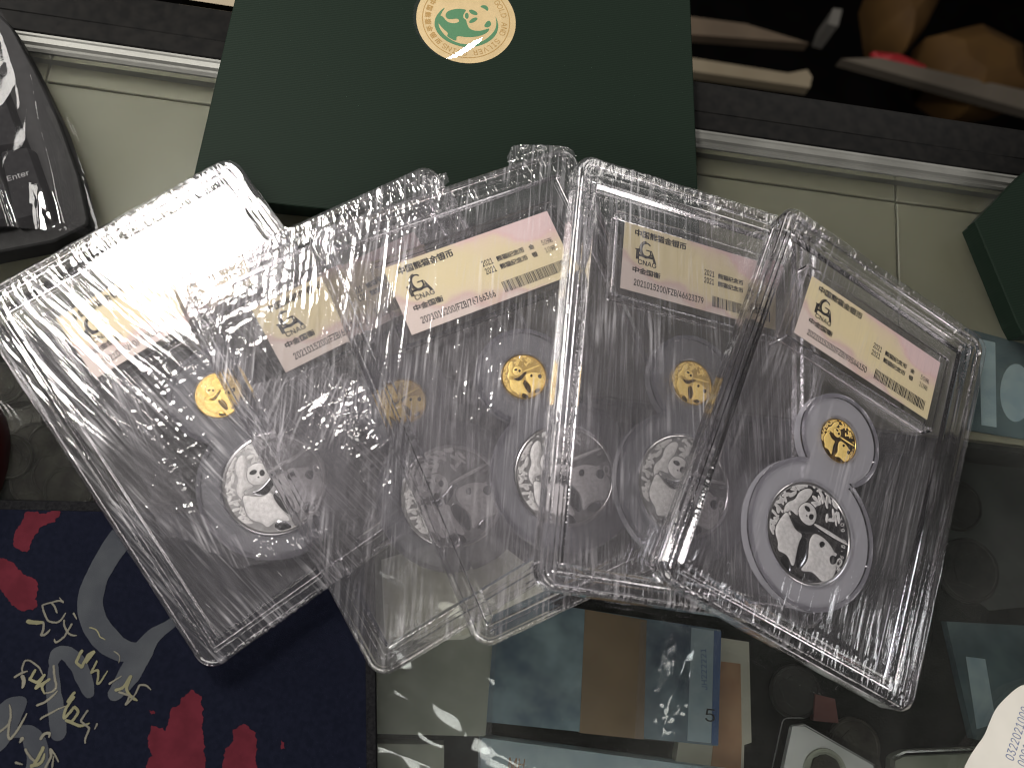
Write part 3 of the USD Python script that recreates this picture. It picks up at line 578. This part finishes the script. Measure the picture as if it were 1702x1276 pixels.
for i, P in enumerate([[(640, 60, 120), (590, 130, 112), (520, 250, 105), (480, 370, 112), (490, 480, 112), (560, 590, 118), (640, 650, 95), (715, 655, 70)],
    [(960, 470, 30), (900, 515, 45), (800, 590, 75), (740, 680, 100), (690, 770, 100), (610, 880, 62)],
    [(285, 720, 40), (300, 675, 60), (345, 665, 62), (405, 715, 75), (445, 800, 70), (475, 880, 40)],
    [(285, 740, 40), (283, 850, 62), (300, 980, 70), (312, 1090, 66)], [(-40, 1190, 40), (0, 1110, 90), (40, 1000, 120), (105, 930, 55)],
    [(80, 1085, 45), (140, 1085, 60), (190, 1150, 92), (200, 1230, 90), (180, 1330, 90)]]):
    q_ = ragged(stroke_px(P, 3.19, (0, 876), z2).buffer(1e-5), .0003, .003, 50 + i)
    flat('grey_brush_stroke', q_.difference(union_all(grey_strokes).buffer(1e-5)) if grey_strokes else q_, grey_p, z2); grey_strokes.append(q_)
z3 = z2 + .00007
scr = [[[(285, 185), (300, 240), (330, 290), (380, 300), (420, 270), (440, 235)], 15], [[(290, 180), (345, 165), (410, 155), (425, 165), (398, 132)], 14], [[(345, 165), (365, 190), (375, 215), (385, 235)], 16], [[(430, 285), (440, 340), (475, 380), (515, 385)], 15],
 [[(480, 310), (440, 380), (400, 420), (375, 432), (366, 410)], 16], [[(495, 238), (515, 275)], 16], [[(190, 292), (230, 298), (290, 298)], -34], [[(290, 300), (290, 350), (278, 385), (300, 380), (335, 345)], 18],
 [[(150, 640), (165, 560), (200, 555), (250, 590), (290, 655)], 14], [[(100, 665), (140, 640), (185, 625)], 17], [[(150, 660), (160, 690), (150, 735)], 30], [[(235, 620), (200, 680), (245, 700), (300, 650), (240, 740), (330, 680), (285, 720), (300, 775)], -22],
 [[(360, 590), (366, 660), (375, 740), (300, 775)], 18], [[(250, 855), (330, 812), (385, 758)], 18], [[(272, 946), (350, 900), (440, 860)], 15], [[(500, 770), (455, 830), (495, 800), (440, 880), (430, 940), (470, 900), (500, 865), (525, 900), (480, 965), (445, 955), (530, 990), (600, 975)], -22],
 [[(588, 890), (545, 955), (598, 1010), (572, 1085), (572, 1108)], 16], [[(652, 980), (635, 1012)], 16], [[(548, 490), (512, 560), (548, 598), (590, 520), (630, 497), (580, 570)], -24], [[(650, 560), (612, 635), (655, 618), (655, 710), (720, 625)], -18],
 [[(602, 332), (640, 345), (680, 400), (708, 415)], -10], [[(765, 492), (800, 520), (798, 570)], 10], [[(735, 710), (815, 657)], 18], [[(780, 752), (830, 730), (878, 660), (850, 740), (900, 810), (920, 820)], -24], [[(800, 765), (870, 790), (845, 850), (915, 765), (935, 722), (980, 722), (1012, 750)], 15],
 [[(-40, 1060), (0, 1030), (60, 975), (72, 900), (62, 850)], 16], [[(72, 930), (65, 1080), (130, 1000), (180, 910)], 18], [[(150, 1078), (135, 1100)], 32], [[(275, 1078), (300, 1045), (330, 1042), (328, 1068)], 22], [[(170, 1150), (210, 1210), (265, 1255)], 18],
 [[(290, 1140), (250, 1215), (200, 1290)], -26], [[(108, 1238), (150, 1250)], 20], [[(295, 1290), (340, 1205), (337, 1150), (392, 1232)], 18], [[(350, 1270), (360, 1195)], 16], [[(210, 1260), (280, 1230), (300, 1180)], -24]]
zz_ = z3
for i, (P, w) in enumerate(scr):
    pw = [(x, y, .6 * abs(w) * (1.15 if j < len(P) - 1 else .6)) for j, (x, y) in enumerate(P)]
    zz_ += 6e-6
    flat('handwritten_stroke', ragged(stroke_px(pw, 4.04, (0, 960), zz_), .00016, .0012, 80 + i), yellow_p if w < 0 else cream_p, zz_, 2e-5)

# ------------------------------------------------------------------ green presentation box under the holders
twill = mat('green_leatherette', {'t': ('texture_coordinate', {}), 'm': ('mapping', {'rotation': (0, 0, .95)}), 'w': ('wave_texture', {'scale': 260, 'distortion': .6, 'detail': 2, 'detail_scale': 2.0}),
    'n': ('noise_texture', {'scale': 700, 'detail': 3}), 'a': ('math', {'math_type': 'multiply_add', 'value2': .6}), 'b': ('bump', {'strength': .15, 'distance': .0003}),
    'r': ('rgb_ramp', {'ramp': [(0, (.0058, .0112, .0074)), (1, (.0078, .0148, .0098))]}), 'p': ('principled_bsdf', {'roughness': .6, 'specular_ior_level': .07})},
    [('t.object', 'm.vector'), ('m.vector', 'w.vector'), ('t.object', 'n.vector'), ('n.fac', 'a.value1'), ('w.fac', 'a.value3'), ('a.value', 'b.height'), ('b.normal', 'p.normal'), ('w.fac', 'r.fac'), ('r.color', 'p.base_color')])
BZ = .0118
gb = thing('presentation_box', 'flat dark green presentation box with a round gold panda sticker', 'box')
top_px = [(314, 324), (1164, 412), (1131, -420), (488, -420)]
bt = poly_px(top_px, BZ)
obj('lid', loft([(inset_ring(bt, 0), .0045), (inset_ring(bt, 0), BZ - .0006), (inset_ring(bt, .0002), BZ - .0002), (inset_ring(bt, .0006), BZ)]), twill, gb)
obj('base', ext(bt.buffer(-.0008, join_style=2), .004, .0003), twill, gb)
gold_pap = grainy('gold_foil_paper', (.47, .36, .185), (.53, .41, .22), 120, .35, metallic=.1)
gold_ink = plain('brown_gold_ink', (.30, .18, .045), .5)
green_ink = plain('green_ink', (.045, .155, .065), .5)
sz = BZ + .00012
ctr = at(775, 33.5, sz)[:2]; Rg = np.linalg.norm(at(856, 42, sz)[:2] - at(694, 38, sz)[:2]) / 2 * 1.02
disc = lambda r: Point(*ctr).buffer(r, quad_segs=48)
st = obj('sticker', ext(disc(Rg), .00012, BZ + .00002), gold_pap, gb)
obj('sticker_ring', ext(disc(Rg * .885).difference(disc(Rg * .868)), 3e-5, sz + .00004), gold_ink, st)
zp = lambda P: Polygon(smooth_poly([at(670 + x / 8.105, y / 8.105, sz)[:2] for x, y in P], 2)).buffer(0)
cres = zp([(575, 95), (500, 150), (440, 230), (422, 300), (425, 370), (470, 460), (560, 545), (700, 612), (850, 645), (1000, 632), (1150, 572), (1250, 482), (1285, 380), (1272, 290), (1240, 210), (1258, 300), (1248, 390), (1195, 465), (1100, 548), (960, 598), (820, 603), (690, 568), (580, 498), (510, 420), (472, 330), (490, 260), (520, 170)])
body = zp([(455, 240), (490, 212), (540, 228), (570, 275), (620, 312), (700, 320), (752, 300), (755, 272), (722, 254), (660, 262), (600, 262), (570, 225), (575, 180), (620, 145), (720, 122), (855, 130), (830, 172), (808, 210), (812, 248), (850, 272), (862, 330), (892, 390), (960, 420), (1050, 422), (1165, 380), (1150, 430), (1080, 475), (960, 505), (830, 505), (715, 484), (722, 562), (650, 530), (585, 490), (612, 452), (540, 395), (475, 320)])
def ell(cx, cy, a, b, r): return Polygon([at(670 + (cx + a * math.cos(t) * math.cos(r) - b * math.sin(t) * math.sin(r)) / 8.105, (cy + a * math.cos(t) * math.sin(r) + b * math.sin(t) * math.cos(r)) / 8.105, sz)[:2] for t in np.linspace(0, 2 * np.pi, 24, endpoint=False)])
marks = [ell(945, 172, 62, 28, .45), ell(945, 278, 62, 26, -.5), ell(858, 218, 26, 40, 0), zp([(1030, 95), (1075, 72), (1125, 82), (1152, 120), (1138, 160), (1100, 125)]), zp([(1085, 360), (1120, 300), (1160, 278), (1190, 320), (1175, 360), (1130, 378)])]
obj('panda_emblem', ext(union_all([cres, body]), 3e-5, sz + .00004), green_ink, st)
obj('panda_face_marks', ext(union_all(marks), 3e-5, sz + .00004), green_ink, st)
# ring of writing, clockwise from the upper left
bx = at(875, 33.5, sz)[:2] - ctr; by = at(775, -60, sz)[:2] - ctr; base_a = math.atan2(bx[1], bx[0])
letters = []
t_ = 'CHINA PANDA GOLD AND SILVER COINS'
for i, ch in enumerate(t_):
    if ch == ' ': continue
    an = math.radians(128 - i * (128 + 128) / (len(t_) - 1)) + base_a
    m = latin(ch, Rg * .115); m.apply_translation((-m.bounds[1, 0] / 2, 0, 0))
    letters.append(put(m, ctr[0] + Rg * .715 * math.cos(an), ctr[1] + Rg * .715 * math.sin(an), sz + .00004, an - math.pi / 2))
for i, ch in enumerate('中国熊猫金银币'):
    an = math.radians(146 + i * 12.2) + base_a
    m = cjk(ch, Rg * .125); m.apply_translation((-Rg * .0625, -Rg * .06, 0))
    letters.append(put(m, ctr[0] + Rg * .77 * math.cos(an), ctr[1] + Rg * .77 * math.sin(an), sz + .00004, an + math.pi / 2))
obj('ring_lettering', cat(letters), gold_ink, st)
# clear overlay with a lifted fold
co = ctr + (at(688, 34, sz) - at(694, 38, sz))[:2] * .4
clear_film = film('sticker_film', haze=.012, bump=.04, gain=1.0, stretch=(200, 200), iso=60)
cc = Point(*co).buffer(Rg * 1.055, quad_segs=48)
g = np.arange(-1.06, 1.0601, .03); gx, gy = np.meshgrid(g, g); inside = np.hypot(gx, gy) < 1.055
fx, fy = (at(760, 88, sz)[:2] - co) / Rg
dl = (gx - fx) * .85 - (gy - fy) * .5; dp = np.hypot(gx - fx, (gy - fy))
gz = BZ + .00032 + .0009 * np.exp(-(dl / .10) ** 2 - (dp / .45) ** 2)
ii = np.arange(gx.size).reshape(gx.shape); qd = np.stack([ii[:-1, :-1], ii[:-1, 1:], ii[1:, 1:], ii[1:, :-1]], -1).reshape(-1, 4); qd = qd[inside.ravel()[qd].all(1)]
uq, inv = np.unique(qd, return_inverse=True)
obj('sticker_film', (np.stack([co[0] + gx * Rg, co[1] + gy * Rg, gz], -1).reshape(-1, 3)[uq], inv.reshape(qd.shape)), clear_film, st, smooth=True)

# a lifted crease of the clear overlay
fp = np.array([at(670 + x / 8.105, y / 8.105, BZ + .0006) for x, y in [(578, 796), (760, 720), (900, 650), (1060, 606), (1045, 648), (930, 716), (800, 774), (690, 800)]])
cen = fp.mean(0); hv = (CAM - cen) / np.linalg.norm(CAM - cen) + (np.array([-.392, .318, .62]) - cen) / np.linalg.norm(np.array([-.392, .318, .62]) - cen); hv /= np.linalg.norm(hv)
fz = -((fp[:, :2] - cen[:2]) @ hv[:2]) / hv[2]; fp[:, 2] = BZ + .0005 + fz - fz.min()
V_ = np.vstack([fp, cen[None] * [1, 1, 0] + [0, 0, fp[:, 2].mean()]]); n_ = len(fp)
obj('film_crease', (V_, np.array([[i, (i + 1) % n_, n_] for i in range(n_)])), clear_film, st)

# ------------------------------------------------------------------ wrapped keyboard, upper left
key_m = grainy('black_key_plastic', (.006, .006, .0065), (.010, .010, .0105), 400, .6, .15, 2500, specular_ior_level=.04)
kb_m = grainy('black_shell_plastic', (.005, .005, .005), (.009, .009, .009), 300, .55, .15, 2500, specular_ior_level=.15)
white_ink = plain('white_key_print', (.20, .20, .20), .7)
kb = thing('keyboard', 'black computer keyboard wrapped in loose clear film', 'keyboard')
KZ = .011
kshape = [(-260, -160), (-10, 14), (22, 46), (62, 120), (100, 200), (132, 290), (150, 372), (92, 402), (-260, 470)]
obj('shell', prism_px(kshape, .001, KZ, .002, .0012), kb_m, kb, smooth=40)
def key(P, zt, name='key'):
    b0 = poly_px(P, zt).buffer(.0012, join_style=2).buffer(-.0016).buffer(.0016)
    t0 = b0.buffer(-.0016).buffer(-.001).buffer(.001, quad_segs=6)
    return obj(name, loft([(b0, KZ + .0002), (b0, KZ + .0012), (t0.buffer(.0004), zt - .0005), (t0, zt)], 80), key_m, kb, smooth=40)
KT = .0175
key([(-70, 70), (-8, 118), (14, 178), (36, 238), (-70, 252)], KT)
ek = key([(0, 252), (46, 244), (83, 350), (26, 366)], KT, 'enter_key')
key([(-80, 262), (-8, 254), (20, 362), (-60, 376)], KT)
a0, a1 = at(12, 302, KT), at(48, 291, KT); rot = math.atan2(*(a1 - a0)[[1, 0]])
obj('key_lettering', put(latin('Enter', np.linalg.norm(a1 - a0) * .27, np.linalg.norm(a1 - a0)), a0[0], a0[1], KT + .00003, rot), white_ink, ek)
def sheet(P_px, zref, zfun, st=.0005, rag=.0):
    Pq = poly_px(P_px, zref)
    if rag: Pq = ragged(Pq, rag, .01, 9)
    x0, y0, x1, y1 = Pq.bounds
    u, w = np.meshgrid(np.arange(x0, x1, st), np.arange(y0, y1, st)); X, Y = u / MM, w / MM
    dist = np.vectorize(lambda a, b: 0.0)(u, w)
    zz = zfun(u, w, X, Y)
    i = np.arange(u.size).reshape(u.shape); qd = np.stack([i[:-1, :-1], i[:-1, 1:], i[1:, 1:], i[1:, :-1]], -1).reshape(-1, 4)
    ins = contains_xy(Pq, u.ravel(), w.ravel()); qd = qd[ins[qd].all(1)]; uq, inv = np.unique(qd, return_inverse=True)
    return np.stack([u, w, zz], -1).reshape(-1, 3)[uq], inv.reshape(qd.shape)
kfilm = film('keyboard_film', haze=.012, sheen=.1, bump=.12, rough=.06, stretch=(120, 120), iso=150, gain=1.4)
kd = poly_px([(-260, -160), (-10, 14), (22, 46), (46, 120), (60, 200), (85, 300), (100, 372), (60, 402), (-260, 470)], KT)
from shapely import points as spoints, distance as sdistance
ax = np.array(at(100, 200)[:2] - at(30, 60)[:2]); ax /= np.linalg.norm(ax); axn = np.array([-ax[1], ax[0]])
def kz(u, w, X, Y):
    d = sdistance(kd, spoints(u, w))
    fall = np.exp(-(d / .007) ** 2)
    base = .0035 + (KT + .0008 - .0035) * fall
    a, b = (X * ax[0] + Y * ax[1]), (X * axn[0] + Y * axn[1])
    return base + MM * (1.8 * ridge(b / 9 + a / 60, a / 40, 61, 4) + .7 * ridge(a / 16 + b / 20 + 4, b / 9, 62, 5) + .2 * ridge(a / 7, b / 9, 63, 3)) * (.34 + .66 * (1 - fall))
obj('plastic_wrap', sheet([(-200, -60), (0, 24), (24, 48), (64, 120), (106, 200), (138, 280), (166, 372), (166, 392), (100, 402), (30, 396), (-200, 400)], .008, kz), kfilm, kb, smooth=True)

# ------------------------------------------------------------------ things lying on or beside the counter
paper_w = grainy('receipt_paper', (.60, .575, .52), (.66, .635, .58), 40, .7)
blue_ink = plain('blue_ink', (.16, .19, .30), .6)
rc = thing('paper_slip', 'curled white paper slip printed with blue grey numbers', 'paper slip')
rz = .0016
Pp = [(1704, 1136), (1690, 1142), (1672, 1158), (1655, 1176), (1645, 1198), (1636, 1222), (1622, 1240), (1608, 1262), (1596, 1290), (1600, 1500), (1950, 1500), (1950, 1120), (1760, 1120)]
sp = poly_px(Pp, rz)
sp_s = Polygon(smooth_poly([p[:2] for p in pts(Pp, rz)], 2))
obj('sheet', ext(sp_s, .0002, rz), paper_w, rc)
def text_px(s, p0, p1, z, h, dy=0):
    a0, a1 = at(*p0, z), at(*p1, z); L = np.linalg.norm(a1 - a0); r_ = math.atan2(a1[1] - a0[1], a1[0] - a0[0])
    return put(latin(s, h * L, L), a0[0], a0[1], z, r_)
pz = rz + .00024
obj('number_print', text_px('0322021000', (1684, 1266), (1711, 1180), pz, .17), blue_ink, rc)
obj('number_print', text_px('0001003200', (1704, 1276), (1731, 1190), pz, .17), blue_ink, rc)
obj('under_sheet', ext(sp.buffer(-.003), .0010, .0004), paper_w, rc)

bx2 = thing('dark_box', 'black green box edge beside the rightmost coin holder', 'box')
q2 = poly_px([(1621, 368), (1702, 286), (1900, 150), (1950, 560), (1702, 556), (1690, 534)], .012)
obj('lid', loft([(inset_ring(q2, 0), .006), (inset_ring(q2, 0), .0114), (inset_ring(q2, .0005), .012)]), twill, bx2)
obj('base', ext(q2.buffer(-.0008, join_style=2), .0055, .0004), twill, bx2)

red_gl = plain('dark_red_gloss', (.014, .0012, .0015), .25, specular_ior_level=.3)
mouse = thing('red_mouse', 'dark red glossy computer mouse cut off at the left edge', 'mouse')
e = trimesh.creation.icosphere(3); e.apply_scale((.022, .034, .019)); e = e.slice_plane((0, 0, -.002), (0, 0, 1), cap=False)
c0 = at(-96, 778, .006); obj('shell', put(e, c0[0], c0[1], .0035, .25), red_gl, mouse, smooth=True)
wh = trimesh.creation.cylinder(.004, .003); wh.apply_transform(trimesh.transformations.rotation_matrix(math.pi / 2, (0, 1, 0))); obj('scroll_wheel', put(wh, c0[0], c0[1] + .02, .0195, .25), kb_m, mouse)

# ------------------------------------------------------------------ under the glass
note_blue = grainy('blue_note_print', (.022, .05, .088), (.20, .275, .30), 55, .55, detail=6, lo=.3, hi=.72)
note_pale = grainy('pale_blue_print', (.22, .30, .34), (.34, .42, .44), 60, .5)
note_edge = plain('deep_blue_print', (.018, .07, .20), .5)
kraft = grainy('brown_paper_band', (.15, .10, .056), (.20, .135, .078), 35, .7)
cream = grainy('cream_note', (.36, .34, .28), (.44, .42, .35), 50, .6)
brown_pr = grainy('brown_print', (.26, .13, .065), (.34, .19, .10), 70, .6)
grey_pap = grainy('grey_green_paper', (.24, .25, .20), (.34, .35, .29), 35, .6)
bag = film('bag_film', haze=.04, sheen=.2, bump=.05, rough=.10, stretch=(90, 90), iso=120, gain=2.6)
DZ = -.026
def level(px, z0, z1, m, name, parent, bev=.0): return obj(name, prism_px(px, z0, z1, 0, bev), m, parent)
b1 = thing('banknote_bundle', 'bundle of blue banknotes with a brown paper band under the glass', 'banknotes')
level([(824, 990), (1195, 1046), (1190, 1238), (808, 1198)], -.0395, DZ, note_blue, 'note_stack', b1)
level([(971, 1012), (1073, 1030), (1068, 1227), (962, 1216)], -.039, DZ + .0004, kraft, 'paper_band', b1)
level([(1147, 1042), (1184, 1048), (1179, 1233), (1140, 1229)], DZ + .00002, DZ + .00016, note_pale, 'note_margin', b1)
level([(1184, 1047), (1196, 1049), (1191, 1236), (1180, 1235)], DZ + .00002, DZ + .00013, note_edge, 'note_edge', b1)
obj('serial_print', text_px('JH222221', (1173, 1146), (1171, 1078), DZ + .0003, .15), note_edge, b1)
obj('value_print', text_px('5', (1166, 1196), (1182, 1198), DZ + .0003, 1.2), ink, b1)
def bulge(u, w, X, Y, c, rx, ry, hgt, seed, z0):
    return z0 + hgt * np.exp(-((u - c[0]) / rx) ** 2 - ((w - c[1]) / ry) ** 2) + MM * (.5 * ridge(X / 9, Y / 12, seed, 3) + .25 * ridge(X / 3, Y / 4, seed + 1, 3))
cb = at(1110, 1130, DZ)
obj('clear_sleeve', sheet([(1060, 1030), (1195, 1046), (1190, 1238), (1050, 1226)], DZ, lambda u, w, X, Y: bulge(u, w, X, Y, cb, .006, .018, .0055, 210, DZ + .0012)), bag, b1, smooth=True)
b2 = thing('pale_note_pack', 'pale blue note pack in a clear sleeve at the bottom edge', 'banknotes')
level([(800, 1224), (1300, 1290), (1300, 1480), (790, 1480)], -.0395, DZ, note_pale, 'note_stack', b2)
obj('red_print', cat([text_px('MH', (842, 1276), (868, 1279), DZ + .0003, .7)]), brown_pr, b2)
cb2 = at(850, 1245, DZ)
obj('clear_sleeve', sheet([(796, 1221), (1300, 1288), (1300, 1400), (790, 1400)], DZ, lambda u, w, X, Y: bulge(u, w, X, Y, cb2, .02, .006, .003, 230, DZ + .0012)), bag, b2, smooth=True)
b3 = thing('bagged_cards', 'pale cards in a creased clear bag beside the mouse mat', 'cards')
level([(560, 880), (836, 900), (822, 1060), (806, 1222), (560, 1216)], -.0395, DZ - .001, grey_pap, 'card', b3)
level([(560, 1232), (738, 1236), (736, 1420), (560, 1420)], -.0395, DZ - .001, grey_pap, 'card', b3)
def bz3(u, w, X, Y): return DZ + .0022 + MM * (5.0 * N(X / 15 + 3, Y / 9, 241) + 1.6 * ridge(X / 14, Y / 10, 242, 1.5))
obj('clear_bag', sheet([(560, 870), (838, 900), (824, 1060), (806, 1400), (560, 1400)], DZ, bz3), bag, b3, smooth=True)
lc = grainy('light_cream_paper', (.86, .83, .70), (.92, .90, .78), 30, .5)
level([(634, 930), (800, 880), (930, 980), (770, 1062), (640, 1066)], -.0268, DZ + .0004, lc, 'card', b3)
glare_film = film('glossy_sleeve', haze=.03, sheen=.2, bump=.05, rough=.12, stretch=(300, 40), iso=120, gain=.8, tint=(.96, .95, .90))
gc = at(745, 985, -.02)
def gz_(u, w, X, Y): return -.0195 + .262 * (u - gc[0]) - .20 * (w - gc[1]) + MM * (.9 * N(X / 7, Y / 9, 251) + .5 * ridge((X + .6 * Y) / 5, (Y - .6 * X) / 16, 252, 2))
obj('glossy_sleeve', sheet([(634, 938), (790, 890), (900, 985), (770, 1056), (640, 1060)], -.0195, gz_), glare_film, b3, smooth=True)
b4 = thing('cream_note', 'cream note with brown print right of the blue bundle', 'banknote')
level([(1150, 1052), (1242, 1066), (1246, 1232), (1234, 1236), (1230, 1420), (1100, 1420)], -.0395, -.033, cream, 'note', b4)
level([(1196, 1098), (1228, 1102), (1230, 1232), (1222, 1420), (1150, 1420), (1180, 1260)], -.0329, -.0328, brown_pr, 'print', b4)
coin_dark = grainy('tarnished_bronze', (.030, .026, .021), (.070, .062, .052), 120, .5, .4, 700, metallic=.5)
coin_black = grainy('blackened_bronze', (.010, .010, .009), (.022, .021, .019), 120, .55, .4, 700, metallic=.3)
def loose_coin(px, py, r, m, label_, z=-.039, tilt=0):
    t = thing('loose_coin', label_, 'coin', group='old coins in the tray under the glass')
    c = at(px, py, z); a = np.linspace(0, 2 * np.pi, 40, endpoint=False); cs = np.c_[np.cos(a), np.sin(a)]
    T = lambda mm_: put(mm_.copy().apply_transform(trimesh.transformations.rotation_matrix(tilt, (1, .4, 0))) if tilt else mm_, c[0], c[1], z)
    obj('disc', T(loft([(cs * r, 0), (cs * r, .0016), (cs * r * .97, .002), (cs * r * .9, .002), (cs * r * .87, .0016)])), m, t, smooth=30)
    rl = ragged(Point(0, 0).buffer(r * .55), r * .25, r * .4, int(px))
    obj('relief', T(ext(rl, .0004, .0016)), m, t)
loose_coin(1316, 1148, .0118, coin_black, 'dark coin under the lower edge of the rightmost holder')
loose_coin(1412, 1238, .0125, coin_dark, 'brown coin behind the white card holder')
loose_coin(1585, 842, .0125, coin_black, 'black coin under the glass beside the rightmost holder, upper of two')
loose_coin(1602, 948, .0155, coin_black, 'large black coin under the glass beside the rightmost holder, lower of two')
for i, (x, y, r) in enumerate([(38, 700, .010), (62, 745, .011), (22, 760, .010), (68, 800, .0115), (98, 790, .010), (120, 815, .0105), (40, 650, .010), (12, 640, .0095), (90, 740, .0095)]):
    loose_coin(x, y, r, coin_dark, ('dull coin in the tray left of the holders: ' + ['under the middle of the left edge', 'in the middle of the heap', 'nearest the red mouse', 'just above the mouse mat', 'half under the leftmost holder', 'lowest by the mat edge', 'second from the top', 'uppermost at the left edge', 'upper one touching the leftmost holder'][i]), -.039 + .0021 * (i % 3), .12 * (i % 3))
# white card holder with a coin, and a second one
wc = grainy('white_card', (.50, .50, .49), (.58, .58, .57), 60, .6)
ch = thing('card_coin_holder', 'white card coin holder in a clear case at the bottom edge', 'coin holder')
hp = [(1300, 1192), (1336, 1192), (1460, 1262), (1480, 1420), (1250, 1420)]
level([(1314, 1204), (1334, 1202), (1448, 1268), (1460, 1420), (1268, 1420)], -.036, -.032, wc, 'card', ch)
o1, o2 = poly_px(hp, -.030).buffer(-.003).buffer(.003), None
obj('clear_case', loft([(o1, -.0385), (o1, -.0305), (o1.buffer(-.0008), -.030), (o1.buffer(-.003), -.030), (o1.buffer(-.0034), -.031)], 160, close=False), acrylic, ch, smooth=30)
cc_ = at(1368, 1282, -.031); a = np.linspace(0, 2 * np.pi, 48, endpoint=False); cs = np.c_[np.cos(a), np.sin(a)]
obj('coin_ring', put(loft([(cs * .0100, -.0319), (cs * .0098, -.0309), (cs * .0088, -.0309), (cs * .0085, -.0316)]), cc_[0], cc_[1], 0), grey_pap, ch, smooth=30)
obj('coin', put(ext(ragged(Point(0, 0).buffer(.0072), .0016, .004, 3), .0009, -.0312), cc_[0], cc_[1], 0), coin_dark, ch)
ch2 = thing('clear_coin_case', 'grey green cased card with rounded corner at the bottom edge', 'coin holder')
p2 = poly_px([(1478, 1256), (1500, 1246), (1640, 1240), (1640, 1420), (1470, 1420)], -.03).buffer(-.003).buffer(.003)
obj('card', ext(p2.buffer(-.0025), .004, -.037), grey_pap, ch2)
obj('clear_case', loft([(p2, -.0385), (p2, -.0305), (p2.buffer(-.0008), -.030), (p2.buffer(-.002), -.030), (p2.buffer(-.0024), -.031)], 120, close=False), acrylic, ch2, smooth=30)
ds = thing('dark_sleeve', 'dark grey plastic sleeve under the glass beside the rightmost holder', 'sleeve')
level([(1506, 738), (1740, 748), (1740, 1004), (1640, 1014), (1494, 900)], -.0398, -.0392, grainy('dark_grey_plastic', (.016, .018, .017), (.034, .037, .034), 70, .5), 'sheet', ds)
rt = thing('red_tag', 'small dull red tag between dark coins below the rightmost holder', 'tag')
level([(1352, 1152), (1384, 1160), (1390, 1200), (1348, 1196)], -.0395, -.036, grainy('dull_red_card', (.11, .035, .03), (.15, .05, .042), 60, .6), 'card', rt)
note_teal = grainy('teal_note_print', (.022, .048, .062), (.075, .115, .125), 45, .55, detail=5)
n1 = thing('blue_note', 'blue banknote with a pale oval under the glass at the right edge', 'banknote')
NZ = TZ + .0016
level([(1600, 548), (1760, 592), (1760, 742), (1604, 716)], TZ + .0003, NZ, note_teal, 'note', n1)
obj('oval', ext(Polygon([tuple(at(1682 + 26 * math.cos(t), 655 + 48 * math.sin(t), NZ)[:2]) for t in np.linspace(0, 2 * np.pi, 24)]), .0001, NZ + .0001), note_pale, n1)
obj('margin', ext(poly_px([(1622, 566), (1648, 572), (1650, 712), (1625, 708)], NZ), .0001, NZ + .0001), note_pale, n1)
n2 = thing('teal_note', 'dim teal banknote under the glass above the paper slip', 'banknote')
level([(1568, 1032), (1720, 1040), (1720, 1250), (1612, 1226)], -.0395, -.035, note_teal, 'note', n2)
level([(1600, 1090), (1632, 1094), (1650, 1200), (1618, 1210)], -.0349, -.0348, note_pale, 'print', n2)

# ------------------------------------------------------------------ low shelf behind the counter
ply = grainy('pale_board_edge', (.27, .22, .145), (.35, .29, .20), 8, .6)
def behind(name, label_, c_, px, z0, z1, m, part='board', r=.0, bev=.0):
    t = thing(name, label_, c_); level(px, z0, z1, m, part, t, bev); return t
SZ = -.80
behind('shelf_board', 'narrow pale shelf board edge behind the black frame', 'shelf', [(1120, 92), (1310, 122), (1342, 116), (1350, 128), (1346, 146), (1120, 114)], SZ - .02, SZ, ply)
behind('upper_shelf_board', 'dim brown shelf edge farther behind the frame', 'shelf', [(1100, 22), (1240, 40), (1345, 72), (1100, 54)], SZ - .03, SZ - .01, grainy('dim_brown_board', (.13, .095, .065), (.19, .14, .095), 8, .6))
behind('ledge', 'taupe ledge running under the yellow bags', 'ledge', [(1398, 98), (1460, 96), (1702, 150), (1800, 175), (1800, 205), (1702, 182)], SZ - .02, SZ, grainy('taupe_board', (.11, .092, .072), (.16, .135, .105), 8, .7))
behind('white_post', 'short white post standing behind the counter', 'post', [(1385, 14), (1400, 16), (1393, 44), (1376, 40)], SZ - .05, SZ + .01, grainy('dim_white_paint', (.15, .14, .125), (.20, .19, .17), 8, .6))
def pouch(name, label_, c_, px, z, m, hgt, seed):
    t = thing(name, label_, c_); P = poly_px(px, z); 
    w = min(.05, .28 * math.sqrt(P.area)); w = w if not P.buffer(-w).is_empty else w * .4
    obj('cloth', loft([(P.buffer(-.2 * w), z - hgt), (P.buffer(.004), z - hgt * .6), (P, z - hgt * .3), (P.buffer(-.35 * w), z - .012), (P.buffer(-w), z)], 120), m, t, smooth=True)
yel = grainy('mustard_cloth', (.085, .040, .008), (.125, .062, .012), 10, .8, .3, 200)
pouch('yellow_bag', 'mustard cloth bag behind the counter, right of the red pouch', 'bag', [(1560, 40), (1640, 20), (1720, 60), (1730, 140), (1640, 150), (1580, 110)], SZ + .01, yel, .12, 1)
pouch('yellow_bag', 'mustard cloth bag cut by the top edge of the picture', 'bag', [(1478, -60), (1600, -60), (1560, 20), (1525, 60), (1490, 20)], SZ + .01, yel, .12, 2)
pouch('red_pouch', 'bright red pouch low behind the counter', 'pouch', [(1458, 80), (1500, 84), (1545, 104), (1540, 114), (1470, 100)], SZ, plain('red_cloth', (.42, .02, .025), .6), .03, 3)
behind('back_panel', 'small beige panel above the black frame left of the green box', 'panel', [(290, -40), (420, -40), (420, 16), (300, -2)], -.05, -.03, ply)
